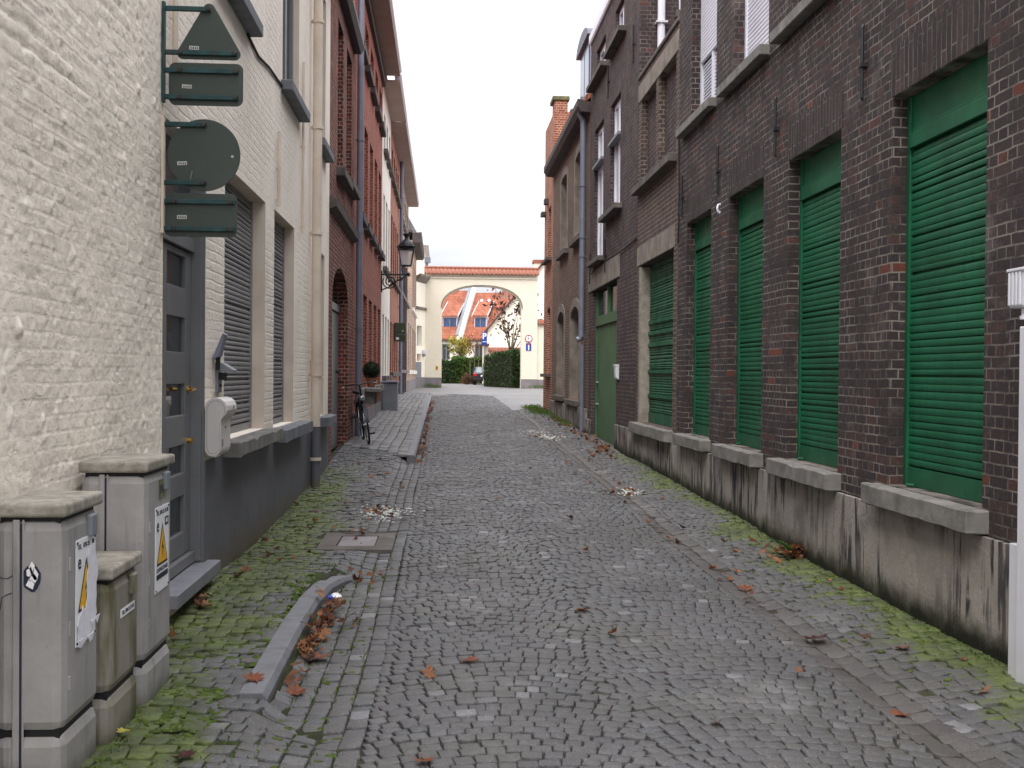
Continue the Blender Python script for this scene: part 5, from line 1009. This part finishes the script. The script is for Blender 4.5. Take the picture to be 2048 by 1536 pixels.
# street lantern on scrolled bracket
ln=thing('wall_lantern','black four-sided street lantern on a scrolled iron wall bracket','street lamp',(LX,29.5,3.9))
B=lambda x,z,y=29.5:(x,y,z)
m=MB(); m.tube([B(LX,4.2),B(-.95,4.2)],.022,6); m.tube([B(LX,3.78),B(LX+.2,3.86),B(-1.25,4.02),B(-.98,4.17)],.018,6)
sp_=[]; 
for i in range(46): q=i*.3; r=.19*(1-i/52); sp_.append(B(-1.42+r*math.cos(q+2.6),4.0+r*math.sin(q+2.6)))
m.tube(sp_,.016,5)
sp_=[]; 
for i in range(26): q=-i*.32; r=.075*(1-i/32); sp_.append(B(-1.16+r*math.cos(q+.3),4.1+r*math.sin(q+.3)))
m.tube(sp_,.013,5); m.tube([B(LX+.01,3.72),B(LX+.01,4.3)],.022,6); m.lathe([(0,-.05),(.05,-.02),(.05,.03),(.02,.06),(0,.06)],B(-.93,4.2),10); m.tube([B(-1.07,4.2),B(-1.1,4.36),B(-1.02,4.5)],.018,6); m.build('bracket','black_iron',ln,smooth=True)
LXc=-.99
def sq(r,z): return [(LXc-r,29.5-r,z),(LXc+r,29.5-r,z),(LXc+r,29.5+r,z),(LXc-r,29.5+r,z)]
m=MB(); a,b=sq(.125,4.44),sq(.195,4.86)
for i in range(4): m.tube([a[i],b[i]],.014,6); m.tube([a[i],a[(i+1)%4]],.016,6); m.tube([b[i],b[(i+1)%4]],.018,6)
m.build('lantern_frame','black_iron',ln)
m=MB(); a,b=sq(.118,4.45),sq(.188,4.85); m.add(a+b,[(i,(i+1)%4,(i+1)%4+4,i+4) for i in range(4)]+[(0,1,2,3)]); m.build('lantern_glass','lantern_glass',ln)
m=MB(); m.lathe([(0,4.86),(.23,4.86),(.235,4.9),(.27,4.95),(.215,4.97),(.2,5.02),(.12,5.1),(.06,5.14),(.045,5.2),(.09,5.26),(.1,5.29),(0,5.3)],(LXc,29.5,0),14); m.build('lantern_roof','black_iron',ln,smooth=True,sharp=50)
m=MB(); m.lathe([(0,4.7),(.04,4.72),(.05,4.8),(.03,4.86),(0,4.86)],(LXc,29.5,0),10); m.build('bulb','glass_milky',ln,smooth=True)
t=thing('service_box','dark green metal box with white stickers mounted high on the brick pipes','box',(LX,37.5,2.7))
m=MB(); m.box(LX+.01,-1.24,37.4,37.75,2.64,3.28); m.build('case','box_green',t,bevel=.02); m=MB(); m.box(-1.58,-1.48,37.394,37.398,2.7,2.78); m.build('sticker','sign_white',t); m=MB(); m.box(-1.55,-1.2,37.39,37.399,2.86,2.88); m.build('strap','zinc',t); m=MB(); m.box(-1.38,-1.33,37.39,37.398,2.97,3.02); m.build('lock','sticker',t)
# bicycle leaning on the wall
bk=thing('bicycle','black city bicycle leaning on the red brick wall, front wheel towards the street','bicycle',(-1.25,19.0,zg(19.)+.125),world=False)
d=Vector((.17,-1.06,0)).normalized(); bk.rotation_mode='XYZ'
# local frame: +y backwards, x sideways, z up
def torus(c,R,r,mb,n=40,k=6): mb.tube([(c[0],c[1]+R*math.cos(2*PI*i/n),c[2]+R*math.sin(2*PI*i/n)) for i in range(n+1)],r,k,cap=False)
for nm,yy in (('front_wheel',0.),('rear_wheel',1.06)):
    m=MB(); torus((0,yy,.34),.325,.019,m); w=m.build(nm,'rubber',bk,smooth=True); m=MB(); torus((0,yy,.34),.3,.01,m); m.cyl((-.05,yy,.34),(.05,yy,.34),.025,10); m.build('rim','chrome',w,smooth=True)
    m=MB(); [m.tube([((-1)**i*.03,yy,.34),(0,yy+.3*math.cos(2*PI*i/28),.34+.3*math.sin(2*PI*i/28))],.0016,3) for i in range(28)]; m.build('spokes','chrome',w)
m=MB(); hd=Vector((0,.14,.78)); bb=Vector((0,.62,.3)); st=Vector((0,.78,.78)); ht=Vector((0,.12,.86))
for a,b,r in ((ht,Vector((0,.1,.62)),.02),(Vector((0,.1,.64)),bb,.018),(hd,Vector((0,.72,.6)),.016),(bb,st,.017),(bb,Vector((0,1.06,.34)),.01),(Vector((0,.76,.7)),Vector((0,1.06,.34)),.009)): m.tube([a,b],r,8)
m.build('frame','bike_black',bk,smooth=True)
m=MB()
for s in (-1,1): m.tube([(0,.1,.62),(s*.05,.07,.6),(s*.05,0,.34)],[.016,.014,.01],6)
m.build('fork','bike_black',bk,smooth=True)
m=MB(); m.tube([(0,.12,.86),(0,.13,1.0),(0,.1,1.03)],.014,8); m.tube([(-.29,.3,1.02),(-.26,.16,1.05),(-.12,.08,1.05),(0,.08,1.03),(.12,.08,1.05),(.26,.16,1.05),(.29,.3,1.02)],.012,8); h=m.build('handlebar','bike_black',bk,smooth=True); m=MB(); [m.tube([(s*.265,.18,1.048),(s*.29,.31,1.018)],.018,8) for s in (-1,1)]; m.build('grip','rubber',h,smooth=True); m=MB(); [m.tube([(s*.25,.14,1.04),(s*.3,.12,1.02),(s*.3,.24,.985)],.006,5) for s in (-1,1)]; m.build('brake_lever','chrome',h)
m=MB(); m.lathe([(0,.0),(.04,.01),(.05,.05),(.045,.07),(0,.07)],(0,.0,.8),12,axis='y'); m.build('headlamp','chrome',bk,smooth=True)
m=MB(); m.prism([(-.02,.66,.9),(.02,.66,.9),(.08,.85,.93),(.085,.93,.93),(-.085,.93,.93),(-.08,.85,.93)],(0,0,-.05)); m.build('saddle','rubber',bk,bevel=.02); m=MB(); m.tube([st,(0,.8,.9)],.013,8); m.build('seat_post','chrome',bk)
for nm,yy,a0,a1 in (('front_mudguard',0.,20,170),('rear_mudguard',1.06,-10,180)):
    m=MB(); P=[(yy+.365*math.cos(math.radians(a0+(a1-a0)*i/16)),.34+.365*math.sin(math.radians(a0+(a1-a0)*i/16))) for i in range(17)]
    for (a,b),(c,e) in zip(P,P[1:]): m.quad((-.028,a,b),(.028,a,b),(.028,c,e),(-.028,c,e))
    m.build(nm,'bike_black',bk,smooth=True)
m=MB(); m.lathe([(.08,-.01),(.09,-.004),(.09,.004),(.08,.01)],(.05,.62,.3),16,axis='x'); m.tube([(.06,.62,.3),(.08,.58,.14)],.01,6); m.tube([(-.06,.62,.3),(-.08,.66,.46)],.01,6); c=m.build('crankset','chrome',bk); [MB().box(*q).build('pedal','rubber',c) for q in ((.08,.18,.54,.62,.125,.15),(-.18,-.08,.62,.7,.45,.475))]
m=MB(); m.box(-.06,.06,.85,1.3,.72,.735); m.tube([(-.05,1.28,.72),(-.06,1.06,.34)],.006,5); m.tube([(.05,1.28,.72),(.06,1.06,.34)],.006,5); m.build('carrier','bike_black',bk)
bk.rotation_euler=(0,math.radians(-9),math.radians(9.))
# box ball on a shelf
t=thing('potted_topiary','clipped box ball in a terracotta pot on the window sill behind the bicycle','plant',(-1.44,22.6,1.28))
m=MB(); m.lathe([(0,0),(.07,0),(.1,.15),(.11,.15),(.11,.18),(0,.18)],(-1.45,22.6,1.29),16); m.build('pot','terracotta',t,smooth=True,sharp=50); m=MB(); m.lathe([(0,-.14),(.09,-.1),(.14,0),(.1,.1),(0,.14)],(-1.45,22.6,1.63),12); P=[]
for i in range(1500): v=Vector(rng.normal(0,1,3)).normalized()*random.uniform(.14,.185); P.append(Vector((-1.45,22.6,1.63))+v)
m.build('inner_mass','leaf_box',t); m=MB(); leaves(m,P,.02); m.build('foliage','leaf_box',t)
t=thing('planter_shelf','grey stone shelf bracketed under the potted box ball','shelf',(-1.5,22.4,1.25)); MB().fbox(FL,21.9,23.1,1.2,1.27,.13,.4).build('slab','stone_sill',t,bevel=.008); [MB().fbox(FL,u,u+.08,.95,1.195,.004,.3).build('bracket','stone_sill',t) for u in (22.05,22.85)]
t=thing('grey_bin','grey plastic bin standing against the white house plinth behind the bicycle','bin',(-1.42,29.9,.55)); m=MB(); m.ext(Fr((-1.62,29.7,0),(1,0,0),(0,-1,0)),[(0,.5),(0,1.3),(-.5,1.3),(-.45,.5)],0,.42); m.build('tub','lead_grey',t,bevel=.03); m=MB(); m.box(-1.64,-1.18,29.66,30.24,1.305,1.36); m.build('lid','zinc',t,bevel=.02)
t=thing('wall_post','thin black post at the left edge of the picture beside the nearest cabinet','post',(-1.6,3.98,0.)); m=MB(); m.cyl((-1.615,4.03,.0),(-1.615,4.03,1.04),.022,10); m.build('tube','black_iron',t); MB().lathe([(0,0),(.024,0),(.02,.015),(0,.018)],(-1.615,4.03,1.04),10).build('cap','black_iron',t)
# ------------------------------------------------------------------ leaves, litter, weeds
LEAF=[(0,.5),(.09,.3),(.3,.38),(.24,.2),(.47,.1),(.3,-.02),(.36,-.22),(.14,-.17),(.03,-.3),(.02,-.5),(-.02,-.5),(-.03,-.3),(-.14,-.17),(-.36,-.22),(-.3,-.02),(-.47,.1),(-.24,.2),(-.3,.38),(-.09,.3)]
def leaf_into(mb,p,size,rot,curl,tilt=(0,0),fold=0.):
    c,s=math.cos(rot),math.sin(rot); vs=[]
    for x,y in [(0,0)]+LEAF:
        x=x*size*random.uniform(.85,1.15); y=y*size*random.uniform(.85,1.15); z=curl*(x*x+.6*y*y)/size+fold*abs(x)+tilt[0]*x+tilt[1]*y+random.uniform(-.04,.04)*size*(1 if (x or y) else 0)
        vs.append((p[0]+x*c-y*s,p[1]+x*s+y*c,p[2]+z))
    n=len(LEAF); mb.add(vs,[(0,i+1,(i+1)%n+1) for i in range(n)])
def litter(name,label,spots,size=(.05,.11),mat='leaf_brown',lift=.03):
    mb=MB()
    for x,y,sx,sy,n in spots:
        for i in range(n):
            px,py=x+random.gauss(0,sx),y+random.gauss(0,sy); leaf_into(mb,(px,py,float(zs(px,py))+random.uniform(.006,lift)),random.uniform(*size),random.uniform(0,6.28),random.uniform(-.8,1.6),(random.uniform(-.6,.6),random.uniform(-.6,.6)),random.uniform(0,.6))
    o=mb.build(name,mat); tag(o,label,'leaves',kind='stuff'); return o
litter('leaf_litter','drift of curled brown leaves heaped along the short kerb stub',[(-.74,6.25,.03,.16,34),(-.73,6.85,.035,.22,36),(-.73,7.4,.04,.2,10),(-.6,6.6,.07,.3,5),(-.6,8.3,.1,.2,9),(-.74,5.75,.025,.08,3)],(.045,.095),lift=.07)
mb_sp=[(-.36,17.3+i*.75,.05,.35,9) for i in range(30)]
litter('leaf_litter','long line of brown leaves in the gutter beside the far left kerb',mb_sp,(.05,.1))
litter('leaf_litter','brown leaves gathered at the foot of the green plank door',[(2.84,19.2,.06,.35,40),(2.7,18.2,.12,.5,24),(2.85,21.,.08,.8,26),(2.85,23.5,.1,1.,34),(2.9,26.,.1,1.3,30),(2.8,28.5,.12,1.5,26)],(.05,.1))
litter('leaf_litter','small rusty leaf heap around the fern at the right plinth',[(2.96,9.05,.06,.1,26),(2.85,9.25,.1,.2,8)],(.07,.12),'leaf_brown',.08)
litter('leaf_litter','thinly strewn dead leaves on the cobbled roadway',[(2.26,13.4,.1,.25,14),(2.2,11.,.1,1.,10),(-.6,11.7,.14,.25,20),(-.9,10.4,.2,.3,8),(2.24,8.2,.05,.6,8),(2.2,16.5,.2,1.5,14),(2.1,22.,.2,.4,14),(-.9,14.,.3,2.,18),(.8,10.,1.,5.,12),(-1.2,8.6,.2,1.,10),(-1.5,7.5,.05,.4,12),(2.7,8.,.2,3.,12)],(.05,.1))
singles=[('maroon',2.24,6.45,.2,.02,'broad maroon leaf lying flat in the right gutter, second nearest of the gutter leaves','leaf_maroon'),('rust',2.24,7.96,.15,.01,'single orange-brown leaf on the dirt strip of the right gutter',0),('rust',2.19,5.1,.12,.0,'rust leaf in the right gutter nearest to the camera',0),('rust',-.9,5.38,.13,.008,'brown leaf lying on the near end of the short kerb stub',0),('rust',-.72,5.5,.14,.012,'curled orange leaf just off the near end of the kerb stub',0),('maroon',-1.0,4.36,.12,.01,'dark maroon leaf on bright moss near the small cabinet','leaf_maroon'),('pale',.16,5.95,.13,.004,'flat pale brown leaf pressed on the road, left of centre',0),('rust',.93,7.17,.12,.004,'reddish leaf flattened in the middle of the road',0),('rust',-.06,4.46,.1,.004,'small dark leaf at the bottom edge of the road',0),('rust',2.64,6.13,.11,.01,'brown leaf on the mossy right pavement below the largest stains',0),('rust',-.66,6.1,.16,.03,'large pale orange leaf resting on the gutter stones beside the kerb stub',0),('yellow',-1.3,4.62,.07,.03,'small yellow leaf at the foot of the short mossy cabinet','leaf_yellow')]
for nm,x,y,s,lift,lb,mt in singles:
    z=float(zs(x,y))+.008+lift*.4+(.018 if -.95<x<-.8 and 5.1<y<8.4 else 0); m=MB(); leaf_into(m,(0,0,0),s,random.uniform(0,6.28),.35,(random.uniform(-.15,.15),random.uniform(-.1,.2)),.12)
    o=m.build('fallen_leaf',mt or 'leaf_rust'); o.location=(x,y,z); tag(o,lb,'leaf',group='single fallen leaves')
t=thing('bottle_cap','crushed blue and white wrapper among leaves at the kerb stub','litter',(-.73,7.6,float(zs(-.7,7.6)))); m=MB(); zc=float(zs(-.7,7.6))+.03; m.lathe([(0,-.02),(.035,-.02),(.045,.01),(.02,.03),(0,.03)],(-.72,7.6,zc),7); m.build('foil','sign_white',t); m=MB(); m.lathe([(0,-.02),(.03,-.015),(.035,.012),(0,.025)],(-.755,7.58,zc),6); m.build('print','sign_blue',t)
m=MB()
for x,y,sx,sy,n in ((-.36,18.5,.02,.2,0),(-.6,11.6,.12,.22,260),(2.2,22.1,.16,.3,200),(2.0,23.6,.2,.5,140),(2.3,13.4,.07,.2,80)):
    for i in range(n):
        px,py=x+random.gauss(0,sx),y+random.gauss(0,sy); r=random.uniform(.006,.022); q=random.uniform(0,6.28); z=float(zs(px,py))+.004; m.add([(px+r*math.cos(q+k*1.57)*random.uniform(.6,1.2),py+r*math.sin(q+k*1.57)*random.uniform(.6,1.2),z+random.uniform(0,.01)) for k in range(4)]+[(px,py,z+.012)],[(0,1,4),(1,2,4),(2,3,4),(3,0,4)])
o=m.build('crushed_debris','sticker'); tag(o,'scattered pale crumbs of crushed debris on the cobbles','debris',kind='stuff')
def blades(name,label,spots,mat='weed_green',h=(.012,.032)):
    m=MB()
    for x,y,sx,sy,n in spots:
        for i in range(n):
            px,py=x+random.gauss(0,sx),y+random.gauss(0,sy); z=float(zs(px,py))-.012; H=random.uniform(*h); q=random.uniform(0,6.28); a=Vector((math.cos(q),math.sin(q),0))*.004; l=Vector((random.uniform(-1,1),random.uniform(-1,1),0))*H*.6; p=Vector((px,py,z)); m.add([p-a,p+a,p+a*.9+l*.5+Vector((0,0,H*.7)),p+l+Vector((0,0,H))],[(0,1,2,3)])
    o=m.build(name,mat); tag(o,label,'weeds',kind='stuff'); return o
sp=[]
for c in (-.72,-.62,-.52,-.42):
    y=3.5
    while y<11.: sp.append((c,y,.008,.06,int(random.uniform(2,14)*(1 if random.random()<.5 else .1)))); y+=.16
sp+=[(-.73,5.6,.03,.12,120),(-.75,6.0,.02,.1,50),(-.96,7.6,.02,.3,160),(-.9,8.5,.08,.12,140),(-1.3,8.8,.15,.3,120),(-.75,8.5,.05,.08,60),(-1.3,4.5,.03,.3,160),(-.9,4.3,.1,.3,160),(-1.55,18.9,.06,.1,60),(-.62,11.9,.05,.1,60),(-.6,13.,.03,.8,90)]
blades('grass_tufts','short green weeds growing in the left gutter joints',sp)
blades('grass_tufts','thin line of weeds along the foot of the right plinth',[(3.0,4.8+i*.35,.015,.12,int(random.uniform(4,40))) for i in range(34)]+[(2.96,5.9,.03,.1,50),(2.97,6.6,.03,.1,50)])
blades('grass_tufts','grass verge at the foot of the far right corner house',[(2.75,30.+i*.4,.14,.3,160) for i in range(12)]+[(2.9,25+i*.5,.06,.3,60) for i in range(10)],h=(.04,.1))
blades('grass_tufts','grassy strip along the base of the gateway and cream walls',[(6.+i*.5,69.6,.3,.12,120) for i in range(14)]+[(-.6,69.6,.3,.15,260)],h=(.08,.22))
m=MB()
for x0,x1,y0,y1,n in ((-1.34,-.97,4.0,5.4,420),(-1.5,-.95,5.5,8.4,420),(-1.62,-1.2,8.4,16.,520),(-.98,-.9,5.2,8.3,130),(2.8,3.02,4.6,9.,330),(2.85,3.02,9.,17.,260),(2.4,2.85,4.6,9.,110),(-.74,-.42,3.6,9.,120)):
    for i in range(n):
        px,py=random.uniform(x0,x1),random.uniform(y0,y1)
        if noise.noise((px*2.2,py*1.6,4.))<-.12: continue
        r=random.uniform(.008,.026); hh=random.uniform(.004,.01); q=random.uniform(0,6.28); z=float(zs(px,py))-.004; k=7
        ring=lambda f,zz,s:[(px+r*f*math.cos(q+6.283*j/k)*s[j],py+r*f*.8*math.sin(q+6.283*j/k)*s[j],zz) for j in range(k)]
        s=[random.uniform(.7,1.3) for _ in range(k)]; b=ring(1,z,s)+ring(.72,z+hh*.75,s)+[(px,py,z+hh)]
        m.add(b,[(j,(j+1)%k,k+(j+1)%k,k+j) for j in range(k)]+[(k+j,k+(j+1)%k,2*k) for j in range(k)])
o=m.build('moss','moss',smooth=True,sharp=180); tag(o,'low cushions of moss swelling from the cobble joints','moss',kind='stuff')
fe=thing('fern','small green fern sprouting from the right plinth above rusty leaves','fern',(2.99,9.12,.07)); m=MB()
for k in range(9):
    th=PI+random.uniform(-1.2,1.2); L_=random.uniform(.14,.26); P=[Vector((2.99,9.12,.06))+Vector((math.cos(th)*L_*f,math.sin(th)*L_*f,L_*.9*f*(1.5-.8*f))) for f in [i/7 for i in range(8)]]; m.tube(P,[.003]*8,3)
    for i in range(1,8):
        dd=(P[i]-P[i-1]).normalized(); sd=dd.cross(Vector((0,0,1))).normalized(); w=.05*(1-i/9)
        for s in (-1,1): m.add([P[i],P[i]+sd*s*w+dd*.012,P[i]+sd*s*w*.6-dd*.014],[(0,1,2)])
m.build('fronds','leaf_fern',fe)
# ------------------------------------------------------------------ sky, sun, camera
w=bpy.data.worlds.new('World'); S.world=w; w.use_nodes=True; nt=w.node_tree; nt.nodes.clear()
def wn(t,**k):
    n=nt.nodes.new('ShaderNode'+t); [setattr(n,a,b) for a,b in k.items()]; return n
out=wn('OutputWorld'); bg=wn('Background'); sky=wn('TexSky',sky_type='NISHITA',sun_disc=False); EL,AZ=math.radians(48),math.radians(200)
sky.sun_elevation=EL; sky.sun_rotation=AZ; sky.air_density=1.; sky.dust_density=3.
tc=wn('TexCoord'); sx=wn('SeparateXYZ'); nt.links.new(tc.outputs['Generated'],sx.inputs[0])
nz=wn('TexNoise'); nz.inputs['Scale'].default_value=2.6; nz.inputs['Detail'].default_value=7; nz.inputs['Roughness'].default_value=.6; mp=wn('Mapping'); mp.inputs['Scale'].default_value=(1,1,3.2); nt.links.new(tc.outputs['Generated'],mp.inputs[0]); nt.links.new(mp.outputs[0],nz.inputs['Vector'])
cr=wn('ValToRGB'); nt.links.new(nz.outputs['Fac'],cr.inputs[0]); cr.color_ramp.elements[0].position=.32; cr.color_ramp.elements[0].color=(.7,.735,.81,1); cr.color_ramp.elements[1].position=.56; cr.color_ramp.elements[1].color=(1.08,1.07,1.09,1)
# overcast luminance: brighter towards the zenith
mr=wn('MapRange'); nt.links.new(sx.outputs[2],mr.inputs[0]); mr.inputs[1].default_value=.0; mr.inputs[2].default_value=1.; mr.inputs[3].default_value=SKY_H; mr.inputs[4].default_value=SKY_Z
sq2=wn('Math',operation='POWER'); sq2.inputs[1].default_value=2.; nt.links.new(sx.outputs[2],sq2.inputs[0]); nt.links.new(sq2.outputs[0],mr.inputs[0])
ml=wn('Mix',data_type='RGBA',blend_type='MULTIPLY'); ml.inputs[0].default_value=1.; nt.links.new(cr.outputs[0],ml.inputs[6]); nt.links.new(mr.outputs[0],ml.inputs[7])
sc=wn('VectorMath',operation='SCALE'); nt.links.new(sky.outputs[0],sc.inputs[0]); sc.inputs['Scale'].default_value=.1
mx=wn('Mix',data_type='RGBA'); mx.inputs[0].default_value=.9; nt.links.new(sc.outputs[0],mx.inputs[6]); nt.links.new(ml.outputs[2],mx.inputs[7])
nt.links.new(mx.outputs[2],bg.inputs[0]); bg.inputs[1].default_value=1.; nt.links.new(bg.outputs[0],out.inputs[0])
sl=bpy.data.lights.new('sun','SUN'); sl.energy=1.5; sl.angle=math.radians(30); sl.color=(1,.96,.9); so=bpy.data.objects.new('sun',sl); COL.objects.link(so)
dirv=Vector((math.sin(AZ)*math.cos(EL),math.cos(AZ)*math.cos(EL),math.sin(EL))); so.rotation_euler=dirv.to_track_quat('Z','Y').to_euler(); so.location=(0,-10,30)
cam=bpy.data.cameras.new('camera'); cam.sensor_width=36; cam.lens=36*2200/2048; cam.clip_start=.05; cam.clip_end=1500; co=bpy.data.objects.new('camera',cam); COL.objects.link(co)
yaw,pit,rol=math.radians(3.6203),math.radians(.5662),math.radians(.5)
fw=Vector((math.sin(yaw)*math.cos(pit),math.cos(yaw)*math.cos(pit),-math.sin(pit))); r0=Vector((math.cos(yaw),-math.sin(yaw),0)); u0=r0.cross(fw); rt=r0*math.cos(rol)+u0*math.sin(rol); up=rt.cross(fw)
co.matrix_world=Matrix(((rt.x,up.x,-fw.x,0),(rt.y,up.y,-fw.y,0),(rt.z,up.z,-fw.z,1.6),(0,0,0,1))); S.camera=co
S.view_settings.view_transform='Standard'; S.view_settings.look='None'; S.view_settings.gamma=1.; S.view_settings.exposure=EXPO
for o in bpy.data.objects:
    if '_w' in o: del o['_w']
